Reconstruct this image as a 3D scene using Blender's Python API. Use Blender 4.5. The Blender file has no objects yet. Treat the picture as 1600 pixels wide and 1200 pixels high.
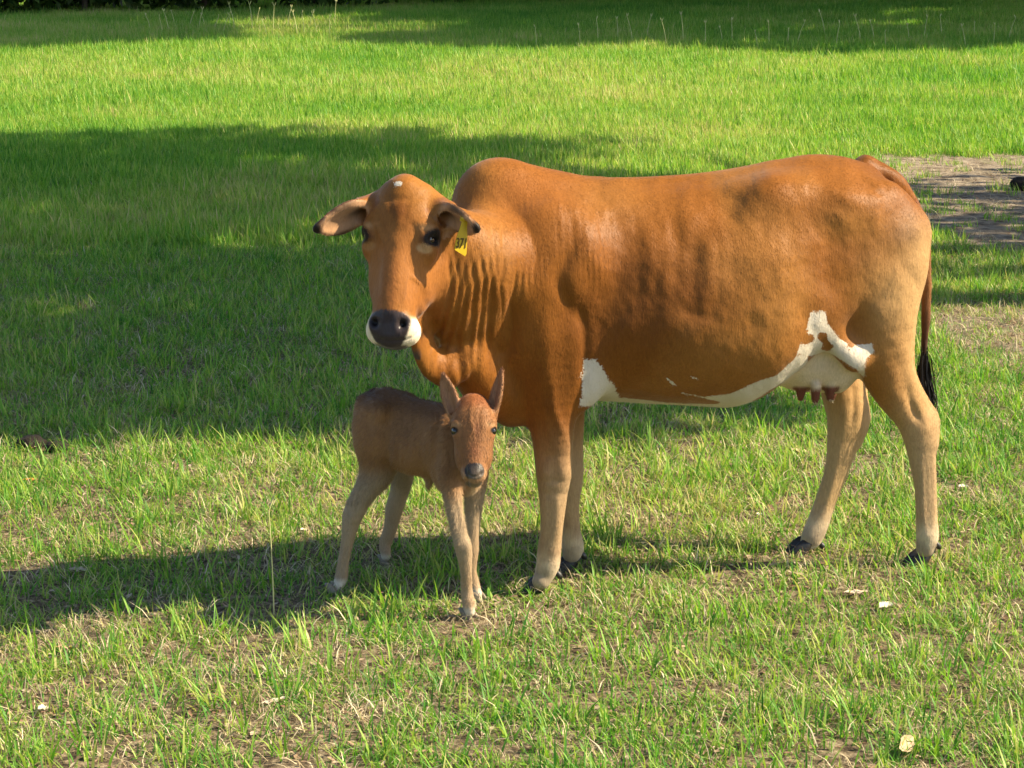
import bpy, math, os
import numpy as np
from mathutils import Vector, Matrix, Euler

SC = bpy.context.scene
rng = np.random.default_rng(7)
R = math.radians
DEV = ''

# ------------------------------------------------------------------ camera, world, sun, exposure
CAMH, FPX, PITCH = 2.3, 3500.0, R(12.25)
cam_d = bpy.data.cameras.new('camera'); cam = bpy.data.objects.new('camera', cam_d)
SC.collection.objects.link(cam); SC.camera = cam
cam.location = (0, 0, CAMH); cam.rotation_euler = (R(90) - PITCH, 0, 0)
cam_d.sensor_width = 36; cam_d.lens = FPX / 1600 * 36
cam_d.clip_start = 0.1; cam_d.clip_end = 1000

SUN_EL, SUN_AZ = R(39), R(-1)           # azimuth measured from +X towards +Y
sdir = Vector((math.cos(SUN_EL) * math.cos(SUN_AZ), math.cos(SUN_EL) * math.sin(SUN_AZ), math.sin(SUN_EL)))
world = bpy.data.worlds.new('World'); SC.world = world; world.use_nodes = True
wn = world.node_tree; bg = wn.nodes['Background']
sky = wn.nodes.new('ShaderNodeTexSky'); sky.sky_type = 'NISHITA'; sky.sun_disc = False
sky.sun_elevation = SUN_EL; sky.sun_rotation = R(90) - SUN_AZ
wn.links.new(sky.outputs[0], bg.inputs[0]); bg.inputs[1].default_value = 0.092
sun_d = bpy.data.lights.new('sun', 'SUN'); sun = bpy.data.objects.new('sun', sun_d)
SC.collection.objects.link(sun)
sun_d.energy = 5.0; sun_d.angle = R(0.5); sun_d.color = (1.0, 0.85, 0.60)
sun.rotation_euler = sdir.to_track_quat('Z', 'Y').to_euler(); sun.location = (30, 3, 25)
SC.view_settings.view_transform = 'Standard'; SC.view_settings.look = 'None'
SC.view_settings.exposure = 1.36; SC.view_settings.gamma = 1.0
SC.view_settings.use_curve_mapping = False
SC.cycles.max_bounces = 6; SC.cycles.transparent_max_bounces = 4

# ------------------------------------------------------------------ helpers
CP, SP = math.cos(PITCH), math.sin(PITCH)
def P(px, py, Y):
    """point of the place seen at picture position (px, py), Y metres ahead"""
    v = (600 - py) / FPX; k = Y / (CP + v * SP)
    return np.array([(px - 800) / FPX * k, Y, CAMH + k * (-SP + v * CP)])
def G(px, py, z=0.0):
    v = (600 - py) / FPX; k = (CAMH - z) / (SP - v * CP)
    return np.array([(px - 800) / FPX * k, k * (CP + v * SP), z])
def proj(v):
    x, y, z = v[..., 0], v[..., 1], v[..., 2] - CAMH
    d = y * CP - z * SP; u = y * SP + z * CP
    return 800 + x / d * FPX, 600 - u / d * FPX
def nrm(a):
    a = np.asarray(a, float); return a / np.linalg.norm(a)

def link(o, parent=None):
    SC.collection.objects.link(o)
    if parent is not None: o.parent = parent
    return o
def mesh_np(name, V, F, mat=None, smooth=True, parent=None, attrs=None, linkit=True):
    """F: (n,3|4) array or list of arrays"""
    V = np.asarray(V, np.float32); Fs = F if isinstance(F, list) else [F]
    Fs = [np.asarray(f, np.int32) for f in Fs if len(f)]
    me = bpy.data.meshes.new(name)
    me.vertices.add(len(V)); me.vertices.foreach_set('co', V.ravel())
    tot = np.concatenate([np.full(len(f), f.shape[1], np.int32) for f in Fs])
    me.loops.add(int(tot.sum())); me.loops.foreach_set('vertex_index', np.concatenate([f.ravel() for f in Fs]))
    me.polygons.add(len(tot))
    st = np.zeros(len(tot), np.int32); st[1:] = np.cumsum(tot)[:-1]
    me.polygons.foreach_set('loop_start', st)
    me.update(calc_edges=True)
    if smooth: me.polygons.foreach_set('use_smooth', np.ones(len(tot), bool))
    for k, a in (attrs or {}).items():
        a = np.asarray(a, np.float32)
        if a.ndim == 2:
            at = me.attributes.new(k, 'FLOAT_COLOR', 'POINT')
            at.data.foreach_set('color', np.hstack([a, np.ones((len(a), 1), np.float32)]).ravel())
        else:
            at = me.attributes.new(k, 'FLOAT', 'POINT'); at.data.foreach_set('value', a)
    if mat: me.materials.append(mat)
    o = bpy.data.objects.new(name, me)
    if linkit: link(o, parent)
    return o
def tag(o, label=None, cat=None, group=None, kind=None):
    if label: o['label'] = label
    if cat: o['category'] = cat
    if group: o['group'] = group
    if kind: o['kind'] = kind
    return o
def empty(name, loc, label, cat, group=None):
    o = bpy.data.objects.new(name, None); o.location = loc; o.empty_display_size = .1
    return tag(link(o), label, cat, group)
def keep_world(o, parent):
    """parent a mesh whose vertices are in world space"""
    o.parent = parent; o.matrix_parent_inverse = Matrix.Translation(parent.location).inverted()
    return o

# noise
def _h(ix, iy, seed):
    n = (ix * 374761393 + iy * 668265263 + seed * 974634777) & 0xffffffff
    n = ((n ^ (n >> 13)) * 1274126177) & 0xffffffff
    return ((n ^ (n >> 16)) & 0xffff) / 65535.0
def vn(x, y, seed=0):
    ix = np.floor(x).astype(np.int64); iy = np.floor(y).astype(np.int64)
    fx = x - ix; fy = y - iy; fx = fx * fx * (3 - 2 * fx); fy = fy * fy * (3 - 2 * fy)
    a = _h(ix, iy, seed); b = _h(ix + 1, iy, seed); c = _h(ix, iy + 1, seed); d = _h(ix + 1, iy + 1, seed)
    return (a * (1 - fx) + b * fx) * (1 - fy) + (c * (1 - fx) + d * fx) * fy
def fbm(x, y, seed=0, o=4):
    s = 0; a = .5; t = 0
    for i in range(o):
        s = s + a * vn(x * 2 ** i + 13.7 * i, y * 2 ** i - 7.1 * i, seed + i); t += a; a *= .5
    return s / t
def sstep(a, b, x):
    t = np.clip((x - a) / (b - a), 0, 1); return t * t * (3 - 2 * t)

# ------------------------------------------------------------------ materials
def new_mat(name):
    m = bpy.data.materials.new(name); m.use_nodes = True
    nt = m.node_tree; return m, nt, nt.nodes['Principled BSDF']
def N(nt, t, **kw):
    n = nt.nodes.new(t)
    for k, v in kw.items():
        if k.startswith('i_'):
            key = k[2:]; key = int(key) if key.isdigit() else key.replace('_', ' ')
            n.inputs[key].default_value = v
        else: setattr(n, k, v)
    return n
def simple_mat(name, col, rough=.6, spec=.4, bump=0, bscale=60, var=0):
    m, nt, b = new_mat(name); L = nt.links.new
    b.inputs['Base Color'].default_value = (*col, 1); b.inputs['Roughness'].default_value = rough
    b.inputs['Specular IOR Level'].default_value = spec
    tc = N(nt, 'ShaderNodeTexCoord'); no = N(nt, 'ShaderNodeTexNoise', i_Scale=bscale, i_Detail=5.0)
    L(tc.outputs['Object'], no.inputs['Vector'])
    if var:
        mx = N(nt, 'ShaderNodeMix', data_type='RGBA')
        mx.inputs['A'].default_value = (*[c * (1 - var) for c in col], 1)
        mx.inputs['B'].default_value = (*[min(1, c * (1 + var)) for c in col], 1)
        L(no.outputs['Fac'], mx.inputs['Factor']); L(mx.outputs['Result'], b.inputs['Base Color'])
    if bump:
        bp = N(nt, 'ShaderNodeBump', i_Distance=bump); L(no.outputs['Fac'], bp.inputs['Height'])
        L(bp.outputs[0], b.inputs['Normal'])
    return m

def coat_mat(name, white, hair_scale=1.0, bumpd=.0012):
    m, nt, b = new_mat(name); L = nt.links.new
    tc = N(nt, 'ShaderNodeTexCoord')
    col = N(nt, 'ShaderNodeAttribute', attribute_name='coat')
    wh = N(nt, 'ShaderNodeAttribute', attribute_name='white')
    gl = N(nt, 'ShaderNodeAttribute', attribute_name='gloss')
    # broad and fine tone variation in the pelt
    n1 = N(nt, 'ShaderNodeTexNoise', i_Scale=9.0, i_Detail=5.0); L(tc.outputs['Object'], n1.inputs['Vector'])
    mp = N(nt, 'ShaderNodeMapping'); mp.inputs['Scale'].default_value = (190, 190, 42)
    L(tc.outputs['Object'], mp.inputs['Vector'])
    n2 = N(nt, 'ShaderNodeTexNoise', i_Scale=hair_scale, i_Detail=3.0); L(mp.outputs[0], n2.inputs['Vector'])
    ad = N(nt, 'ShaderNodeMath', operation='MULTIPLY_ADD', i_1=.30, i_2=.85); L(n1.outputs['Fac'], ad.inputs[0])
    ad2 = N(nt, 'ShaderNodeMath', operation='MULTIPLY_ADD', i_1=.55, i_2=.72); L(n2.outputs['Fac'], ad2.inputs[0])
    mu = N(nt, 'ShaderNodeMath', operation='MULTIPLY'); L(ad.outputs[0], mu.inputs[0]); L(ad2.outputs[0], mu.inputs[1])
    vm = N(nt, 'ShaderNodeVectorMath', operation='SCALE'); L(col.outputs['Color'], vm.inputs[0]); L(mu.outputs[0], vm.inputs['Scale'])
    # white hair with ragged edges
    n3 = N(nt, 'ShaderNodeTexNoise', i_Scale=30.0, i_Detail=6.0, i_Roughness=.65); L(tc.outputs['Object'], n3.inputs['Vector'])
    sb = N(nt, 'ShaderNodeMath', operation='MULTIPLY_ADD', i_1=1.4, i_2=-.70); n5 = N(nt, 'ShaderNodeTexNoise', i_Scale=150.0, i_Detail=3.0); L(tc.outputs['Object'], n5.inputs['Vector'])
    n35 = N(nt, 'ShaderNodeMath', operation='MULTIPLY_ADD', i_1=.45); L(n5.outputs['Fac'], n35.inputs[0]); n36 = N(nt, 'ShaderNodeMath', operation='MULTIPLY', i_1=.55); L(n3.outputs['Fac'], n36.inputs[0]); L(n36.outputs[0], n35.inputs[2]); L(n35.outputs[0], sb.inputs[0])
    aw = N(nt, 'ShaderNodeMath', operation='ADD'); L(wh.outputs['Fac'], aw.inputs[0]); L(sb.outputs[0], aw.inputs[1])
    mr = N(nt, 'ShaderNodeMapRange', interpolation_type='SMOOTHSTEP'); mr.inputs['From Min'].default_value = .42; mr.inputs['From Max'].default_value = .58
    L(aw.outputs[0], mr.inputs['Value'])
    mx = N(nt, 'ShaderNodeMix', data_type='RGBA'); mx.inputs['B'].default_value = (*white, 1)
    L(mr.outputs[0], mx.inputs['Factor']); L(vm.outputs[0], mx.inputs['A'])
    L(mx.outputs['Result'], b.inputs['Base Color'])
    rr = N(nt, 'ShaderNodeMapRange'); rr.inputs['To Min'].default_value = .50; rr.inputs['To Max'].default_value = .30
    L(gl.outputs['Fac'], rr.inputs['Value']); L(rr.outputs[0], b.inputs['Roughness'])
    b.inputs['Specular IOR Level'].default_value = .13
    b.inputs['Sheen Weight'].default_value = .10; b.inputs['Sheen Roughness'].default_value = .4
    bp = N(nt, 'ShaderNodeBump', i_Distance=bumpd, i_Strength=.8); L(n2.outputs['Fac'], bp.inputs['Height'])
    n4 = N(nt, 'ShaderNodeTexNoise', i_Scale=28.0, i_Detail=4.0); L(tc.outputs['Object'], n4.inputs['Vector'])
    bp2 = N(nt, 'ShaderNodeBump', i_Distance=.006, i_Strength=.35); L(n4.outputs['Fac'], bp2.inputs['Height'])
    L(bp2.outputs[0], bp.inputs['Normal']); L(bp.outputs[0], b.inputs['Normal'])
    return m

# ------------------------------------------------------------------ implicit surface sculpting
class Field:
    def __init__(s, lo, hi, h):
        s.lo = np.array(lo, float); s.h = h
        n = np.ceil((np.array(hi) - s.lo) / h).astype(int) + 1
        s.ax = [s.lo[i] + h * np.arange(n[i]) for i in range(3)]
        s.D = np.full(n, .5, np.float32)
    def _sl(s, lo, hi):
        i0 = [max(0, int((lo[i] - s.lo[i]) / s.h)) for i in range(3)]
        i1 = [min(len(s.ax[i]), int((hi[i] - s.lo[i]) / s.h) + 2) for i in range(3)]
        sl = tuple(slice(a, b) for a, b in zip(i0, i1))
        g = (s.ax[0][sl[0]][:, None, None].astype(np.float32), s.ax[1][sl[1]][None, :, None].astype(np.float32), s.ax[2][sl[2]][None, None, :].astype(np.float32))
        return sl, g
    def apply(s, fn, lo, hi, k, sub=False, m=None):
        m = (k + .03) if m is None else m
        sl, g = s._sl(np.asarray(lo) - m, np.asarray(hi) + m)
        d = fn(*g); A = s.D[sl]
        if sub: A = -A
        # exact smooth minimum of the old and the new distance
        if k > 0:
            hh = np.clip(k - np.abs(A - d), 0, None) / k
            r = np.minimum(A, d) - hh * hh * k * .25
        else: r = np.minimum(A, d)
        if sub: r = -r
        s.D[sl] = r
    def ell(s, c, r, k=.04, M=None, sub=False):
        c = np.asarray(c, float); r = np.asarray(r, float)
        M = np.eye(3) if M is None else np.asarray(M, float)      # rows = local axes
        ext = np.sqrt(((M.T * r) ** 2).sum(1))
        def fn(x, y, z):
            dx, dy, dz = x - c[0], y - c[1], z - c[2]
            q = [M[i, 0] * dx + M[i, 1] * dy + M[i, 2] * dz for i in range(3)]
            k0 = sum((q[i] / r[i]) ** 2 for i in range(3)) ** .5
            k1 = sum((q[i] / r[i] ** 2) ** 2 for i in range(3)) ** .5
            return (k0 * (k0 - 1) / (k1 + 1e-6)).astype(np.float32)
        s.apply(fn, c - ext, c + ext, k, sub)
    def chain(s, pts, rad, k=.04, w=None, q=1.0, sub=False, steps=4):
        """smooth tube through pts; section squashed by q along direction w"""
        pts = np.asarray(pts, float); rad = np.asarray(rad, float)
        n = len(pts)
        if n > 2 and steps > 1:
            A = np.column_stack([pts, rad]); E = np.vstack([2 * A[0] - A[1], A, 2 * A[-1] - A[-2]])
            out = []
            for i in range(n - 1):
                p0, p1, p2, p3 = E[i:i + 4]
                for t in np.arange(steps) / steps:
                    out.append(.5 * (2 * p1 + (p2 - p0) * t + (2 * p0 - 5 * p1 + 4 * p2 - p3) * t * t + (3 * p1 - p0 - 3 * p2 + p3) * t ** 3))
            out.append(A[-1]); out = np.array(out); pts, rad = out[:, :3], out[:, 3]
        W = nrm(w) if w is not None else None
        rm = rad.max() * max(1, 1)
        def fn(x, y, z):
            best = None
            for i in range(len(pts) - 1):
                a, b = pts[i], pts[i + 1]; ba = b - a; L2 = float(ba @ ba) + 1e-9
                dx, dy, dz = x - a[0], y - a[1], z - a[2]
                t = np.clip((dx * ba[0] + dy * ba[1] + dz * ba[2]) / L2, 0, 1)
                ex, ey, ez = dx - t * ba[0], dy - t * ba[1], dz - t * ba[2]
                d2 = ex * ex + ey * ey + ez * ez
                if W is not None:
                    e = ex * W[0] + ey * W[1] + ez * W[2]; d2 = d2 + e * e * (1 / q ** 2 - 1)
                d = np.sqrt(d2) - (rad[i] + t * (rad[i + 1] - rad[i]))
                best = d if best is None else np.minimum(best, d)
            return best.astype(np.float32)
        s.apply(fn, (pts - rad[:, None]).min(0), (pts + rad[:, None]).max(0), k, sub)
    def surface(s):
        D = s.D; ins = D < 0
        nx, ny, nz = D.shape
        c = np.zeros((nx - 1, ny - 1, nz - 1), np.uint8)
        for i in (0, 1):
            for j in (0, 1):
                for k in (0, 1): c += ins[i:nx - 1 + i, j:ny - 1 + j, k:nz - 1 + k]
        act = (c > 0) & (c < 8); I = np.argwhere(act)
        idx = np.full(act.shape, -1, np.int32); idx[act] = np.arange(len(I))
        off = np.array([(i, j, k) for i in (0, 1) for j in (0, 1) for k in (0, 1)])
        vals = np.stack([D[I[:, 0] + o[0], I[:, 1] + o[1], I[:, 2] + o[2]] for o in off], 1)
        S = np.zeros((len(I), 3)); cnt = np.zeros(len(I))
        for a in range(8):
            for b in range(a + 1, 8):
                if np.abs(off[a] - off[b]).sum() != 1: continue
                m = (vals[:, a] < 0) != (vals[:, b] < 0)
                t = vals[m, a] / (vals[m, a] - vals[m, b])
                S[m] += off[a] + t[:, None] * (off[b] - off[a]); cnt[m] += 1
        V = s.lo + s.h * (I + S / cnt[:, None])
        Q = []
        for axis in range(3):
            sa = [slice(None)] * 3; sb = [slice(None)] * 3; sa[axis] = slice(0, -1); sb[axis] = slice(1, None)
            ea = ins[tuple(sa)]; eb = ins[tuple(sb)]; u, v = [(1, 2), (2, 0), (0, 1)][axis]
            E = np.argwhere(ea != eb); ok = (E[:, u] > 0) & (E[:, v] > 0) & (E[:, u] < D.shape[u] - 1) & (E[:, v] < D.shape[v] - 1); E = E[ok]
            fl = ea[E[:, 0], E[:, 1], E[:, 2]]
            def cell(du, dv):
                q = E.copy(); q[:, u] += du; q[:, v] += dv; return idx[q[:, 0], q[:, 1], q[:, 2]]
            q = np.stack([cell(-1, -1), cell(0, -1), cell(0, 0), cell(-1, 0)], 1)
            q[~fl] = q[~fl][:, ::-1]; Q.append(q)
        return V, np.vstack(Q)

def smooth_mesh(V, Fq, it=2, lam=.5):
    e = np.vstack([Fq[:, [0, 1]], Fq[:, [1, 2]], Fq[:, [2, 3]], Fq[:, [3, 0]]])
    a = np.concatenate([e[:, 0], e[:, 1]]); b = np.concatenate([e[:, 1], e[:, 0]]); n = len(V)
    cnt = np.bincount(a, minlength=n)[:, None]
    for i in range(it):
        for f in (lam, -lam * 1.04):
            M = np.stack([np.bincount(a, weights=V[b, j], minlength=n) for j in range(3)], 1) / cnt
            V = V + f * (M - V)
    return V
def vnormals(V, Fq):
    fn = np.cross(V[Fq[:, 2]] - V[Fq[:, 0]], V[Fq[:, 3]] - V[Fq[:, 1]])
    n = np.zeros_like(V)
    for j in range(4):
        for k in range(3): n[:, k] += np.bincount(Fq[:, j], weights=fn[:, k], minlength=len(V))
    return n / (np.linalg.norm(n, axis=1, keepdims=True) + 1e-12)

class Sculpt:
    """brush strokes on a finished surface: positions are given as seen from the camera side, the surface really moves"""
    def __init__(s, V, Nn):
        s.V, s.N = V, Nn; s.px, s.py = proj(V)
        view = V - np.array([0, 0, CAMH]); view /= np.linalg.norm(view, axis=1, keepdims=True)
        s.face = sstep(-.05, .25, -(Nn * view).sum(1)); s.d = np.zeros(len(V)); s.mask = np.ones(len(V))
    def bump(s, x, y, rx, ry, amp, rot=0):
        dx, dy = s.px - x, s.py - y; c, n = math.cos(R(rot)), math.sin(R(rot))
        a = (dx * c + dy * n) / rx; b = (-dx * n + dy * c) / ry
        s.d += amp * .001 * np.exp(-(a * a + b * b)) * s.face * s.mask
    def line(s, pts, w, amp, taper=True):
        pts = np.asarray(pts, float)
        if len(pts) > 2:
            E = np.vstack([2 * pts[0] - pts[1], pts, 2 * pts[-1] - pts[-2]]); out = []
            for i in range(len(pts) - 1):
                p0, p1, p2, p3 = E[i:i + 4]
                for t in np.arange(4) / 4:
                    out.append(.5 * (2 * p1 + (p2 - p0) * t + (2 * p0 - 5 * p1 + 4 * p2 - p3) * t * t + (3 * p1 - p0 - 3 * p2 + p3) * t ** 3))
            pts = np.array(out + [pts[-1]])
        lo, hi = pts.min(0) - 3 * w, pts.max(0) + 3 * w
        sel = np.where((s.px > lo[0]) & (s.px < hi[0]) & (s.py > lo[1]) & (s.py < hi[1]) & (s.face > 0))[0]
        X, Y = s.px[sel], s.py[sel]; best = np.full(len(sel), 1e9); bt = np.zeros(len(sel))
        n = len(pts) - 1
        for i in range(n):
            a, b = pts[i], pts[i + 1]; ba = b - a; L2 = ba @ ba + 1e-9
            t = np.clip(((X - a[0]) * ba[0] + (Y - a[1]) * ba[1]) / L2, 0, 1)
            d = np.hypot(X - a[0] - t * ba[0], Y - a[1] - t * ba[1]); m = d < best
            best[m] = d[m]; bt[m] = (i + t[m]) / n
        tp = np.sin(np.pi * np.clip(bt, .02, .98)) ** .5 if taper else 1
        s.d[sel] += amp * .001 * np.exp(-(best / w) ** 2) * tp * s.face[sel] * s.mask[sel]
    def done(s): return s.V + s.N * s.d[:, None]

def poly_soft(px, py, pts, w):
    """1 inside a polygon, 0 outside, soft over w"""
    pts = np.asarray(pts, float); n = len(pts); ins = np.zeros(len(px), bool); best = np.full(len(px), 1e9)
    for i in range(n):
        a, b = pts[i], pts[(i + 1) % n]; ba = b - a
        t = np.clip(((px - a[0]) * ba[0] + (py - a[1]) * ba[1]) / (ba @ ba), 0, 1)
        best = np.minimum(best, np.hypot(px - a[0] - t * ba[0], py - a[1] - t * ba[1]))
        c = ((a[1] > py) != (b[1] > py)) & (px < (b[0] - a[0]) * (py - a[1]) / (b[1] - a[1] + 1e-12) + a[0])
        ins ^= c
    sd = np.where(ins, best, -best)
    return sstep(-w, w, sd)

#%%SETTING
# ------------------------------------------------------------------ ground
def bare(x, y):
    """0 = grown over, 1 = bare sandy soil"""
    w = fbm(x * 1.1, y * .7, 31) - .5
    a = ((x - 4.6) / 2.7) ** 2 + ((y - 17.4) / 3.1) ** 2 + w * 1.5 + (fbm(x * 5, y * 3, 37) - .5) * 1.1
    b = sstep(1.25, .65, a)
    c = ((x - 3.0) / .75) ** 2 + ((y - 11.6) / 1.1) ** 2 + w * 1.6
    return np.maximum(b, .75 * sstep(1.2, .6, c))
def gheight(x, y):
    h = .05 * (fbm(x * .5, y * .5, 5, 3) - .5) + .020 * (fbm(x * 3.1, y * 3.1, 8, 3) - .5)
    h = h + np.where(y < 26, .016 * (fbm(x * 14, y * 14, 12, 3) - .5), 0)
    damp = 1.0
    for cx, cy in HOOVES: damp = damp * (1 - .9 * np.exp(-((x - cx) ** 2 + (y - cy) ** 2) / .05))
    return h * damp
HOOVES = [tuple(G(a, b)[:2]) for a, b in ((845, 922), (890, 891), (1440, 883), (1256, 865), (734, 967), (748, 938), (524, 927), (605, 881))]

def grid_mesh(name, xs, ys, hf, mat):
    X, Y = np.meshgrid(xs, ys); H = hf(X, Y); V = np.stack([X, Y, H], -1).reshape(-1, 3)
    nx = len(xs); i, j = np.meshgrid(np.arange(nx - 1), np.arange(len(ys) - 1)); a = (j * nx + i).ravel()
    return mesh_np(name, V, np.stack([a, a + 1, a + nx + 1, a + nx], 1), mat)
def ground_mat():
    m, nt, b = new_mat('soil'); L = nt.links.new
    tc = N(nt, 'ShaderNodeTexCoord'); ba = N(nt, 'ShaderNodeAttribute', attribute_name='bare')
    def noise(sc, det=6.0, rough=.6):
        n = N(nt, 'ShaderNodeTexNoise', i_Scale=sc, i_Detail=det, i_Roughness=rough); L(tc.outputs['Object'], n.inputs['Vector']); return n
    def ramp(src, stops):
        r = N(nt, 'ShaderNodeValToRGB'); e = r.color_ramp.elements
        e[0].position, e[0].color = stops[0][0], (*stops[0][1], 1); e[1].position, e[1].color = stops[-1][0], (*stops[-1][1], 1)
        for p, c in stops[1:-1]: q = e.new(p); q.color = (*c, 1)
        L(src, r.inputs[0]); return r
    lit = ramp(noise(26, 8, .72).outputs['Fac'], [(.30, (.030, .021, .013)), (.44, (.085, .062, .038)), (.55, (.22, .170, .105)), (.68, (.44, .36, .24))])
    sand = ramp(noise(9, 8, .7).outputs['Fac'], [(.30, (.05, .038, .027)), (.44, (.16, .125, .088)), (.54, (.27, .222, .165)), (.7, (.39, .33, .25))])
    mx = N(nt, 'ShaderNodeMix', data_type='RGBA'); L(ba.outputs['Fac'], mx.inputs['Factor']); L(lit.outputs[0], mx.inputs['A']); L(sand.outputs[0], mx.inputs['B'])
    # low moss and seedlings tint the soil where the sward is thick
    far = N(nt, 'ShaderNodeAttribute', attribute_name='sward'); gm = N(nt, 'ShaderNodeMix', data_type='RGBA'); gm.inputs['B'].default_value = (.12, .20, .028, 1)
    L(far.outputs['Fac'], gm.inputs['Factor']); L(mx.outputs['Result'], gm.inputs['A']); L(gm.outputs['Result'], b.inputs['Base Color'])
    b.inputs['Roughness'].default_value = .95; b.inputs['Specular IOR Level'].default_value = .15
    bp = N(nt, 'ShaderNodeBump', i_Distance=.02, i_Strength=.9); L(noise(38, 8, .7).outputs['Fac'], bp.inputs['Height']); L(bp.outputs[0], b.inputs['Normal'])
    return m
def ys_grid():
    y = [4.2]
    while y[-1] < 140: y.append(y[-1] + max(.028, .0028 * y[-1] if y[-1] < 30 else .012 * y[-1]))
    return np.array(y)
ys_ = ys_grid()
xs_ = np.concatenate([-np.geomspace(100, 6.2, 14), np.arange(-6, 6.01, .045), np.geomspace(6.2, 100, 14)])
gr = grid_mesh('ground', xs_, ys_, gheight, ground_mat())
co = np.zeros(len(gr.data.vertices) * 3, np.float32); gr.data.vertices.foreach_get('co', co); co = co.reshape(-1, 3)
for nm, val in (('bare', bare(co[:, 0], co[:, 1])), ('sward', sstep(13, 24, co[:, 1]) * (1 - bare(co[:, 0], co[:, 1])) * .85)):
    at = gr.data.attributes.new(nm, 'FLOAT', 'POINT'); at.data.foreach_set('value', val.astype(np.float32))
tag(gr, kind='structure')

# ------------------------------------------------------------------ grass, scattered as clump instances
def blade_mat(name, stops, trans=.4, rough=.5, ground_dark=True):
    m = bpy.data.materials.new(name); m.use_nodes = True; nt = m.node_tree; L = nt.links.new
    nt.nodes.clear(); out = N(nt, 'ShaderNodeOutputMaterial')
    va = N(nt, 'ShaderNodeAttribute', attribute_name='hue'); ti = N(nt, 'ShaderNodeAttribute', attribute_type='INSTANCER', attribute_name='tint')
    ad = N(nt, 'ShaderNodeMath', operation='ADD'); L(va.outputs['Fac'], ad.inputs[0]); L(ti.outputs['Fac'], ad.inputs[1])
    r = N(nt, 'ShaderNodeValToRGB'); e = r.color_ramp.elements
    e[0].position, e[0].color = stops[0][0], (*stops[0][1], 1); e[1].position, e[1].color = stops[-1][0], (*stops[-1][1], 1)
    for p, c in stops[1:-1]: q = e.new(p); q.color = (*c, 1)
    L(ad.outputs[0], r.inputs[0])
    b = N(nt, 'ShaderNodeBsdfPrincipled', i_Roughness=rough); b.inputs['Specular IOR Level'].default_value = .3; L(r.outputs[0], b.inputs['Base Color'])
    t = N(nt, 'ShaderNodeBsdfTranslucent'); hs = N(nt, 'ShaderNodeHueSaturation', i_Hue=.49, i_Saturation=1.1, i_Value=1.35); L(r.outputs[0], hs.inputs['Color']); L(hs.outputs[0], t.inputs['Color'])
    mx = N(nt, 'ShaderNodeMixShader', i_0=trans); L(b.outputs[0], mx.inputs[1]); L(t.outputs[0], mx.inputs[2]); L(mx.outputs[0], out.inputs[0])
    return m
M_grass = blade_mat('grass_blade', [(0, (.034, .150, .020)), (.3, (.095, .275, .032)), (.6, (.225, .400, .055)), (.8, (.38, .45, .10)), (1, (.54, .46, .21))], .42)
M_dry = blade_mat('dry_grass', [(0, (.11, .075, .042)), (.5, (.34, .27, .15)), (1, (.66, .57, .38))], .15, .7)
M_leaf = blade_mat('dry_leaf', [(0, (.070, .040, .024)), (.4, (.20, .115, .065)), (.75, (.30, .21, .13)), (1, (.45, .36, .25))], .1, .6)

def clump(name, n, hr, wr, lean, spread, seg=3, hue=(0, 1), mat=None, curl=1.0, rnd=None):
    rnd = rnd or rng; Vs, Fs, Hs = [], [], []; b = 0
    for i in range(n):
        a = rnd.uniform(0, 2 * math.pi); rr = spread * math.sqrt(rnd.uniform()); x, y = rr * math.cos(a), rr * math.sin(a)
        h = rnd.uniform(*hr); w = rnd.uniform(*wr); d = rnd.uniform(0, 2 * math.pi) if spread > .05 or rnd.uniform() < .5 else a
        ln = rnd.uniform(*lean); dx, dy = math.cos(d), math.sin(d); tw = rnd.uniform(-.7, .7) + d + math.pi / 2
        sx, sy = math.cos(tw), math.sin(tw); hu = rnd.uniform(*hue); c = rnd.uniform(.6, 1.6) * curl
        for k in range(seg + 1):
            t = k / seg; th = ln * (.35 + .65 * c * t); px_ = x + dx * h * t * math.sin(th); py_ = y + dy * h * t * math.sin(th)
            pz = h * t * math.cos(th); ww = w * (1 - t ** 1.6) * .5 * (.75 + .5 * min(t * 3, 1))
            if k < seg: Vs += [(px_ - sx * ww, py_ - sy * ww, pz - .004), (px_ + sx * ww, py_ + sy * ww, pz - .004)]; Hs += [hu + .08 * t] * 2
            else: Vs.append((px_, py_, max(pz, .002))); Hs.append(hu + .14)
        for k in range(seg - 1): Fs.append((b + 2 * k, b + 2 * k + 1, b + 2 * k + 3, b + 2 * k + 2))
        Fs.append((b + 2 * seg - 2, b + 2 * seg - 1, b + 2 * seg, b + 2 * seg)); b += 2 * seg + 1
    q = np.array([f for f in Fs if f[2] != f[3]]); tr = np.array([f[:3] for f in Fs if f[2] == f[3]])
    return mesh_np(name, np.array(Vs), [q, tr], mat, attrs=dict(hue=np.array(Hs)), linkit=False)

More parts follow.
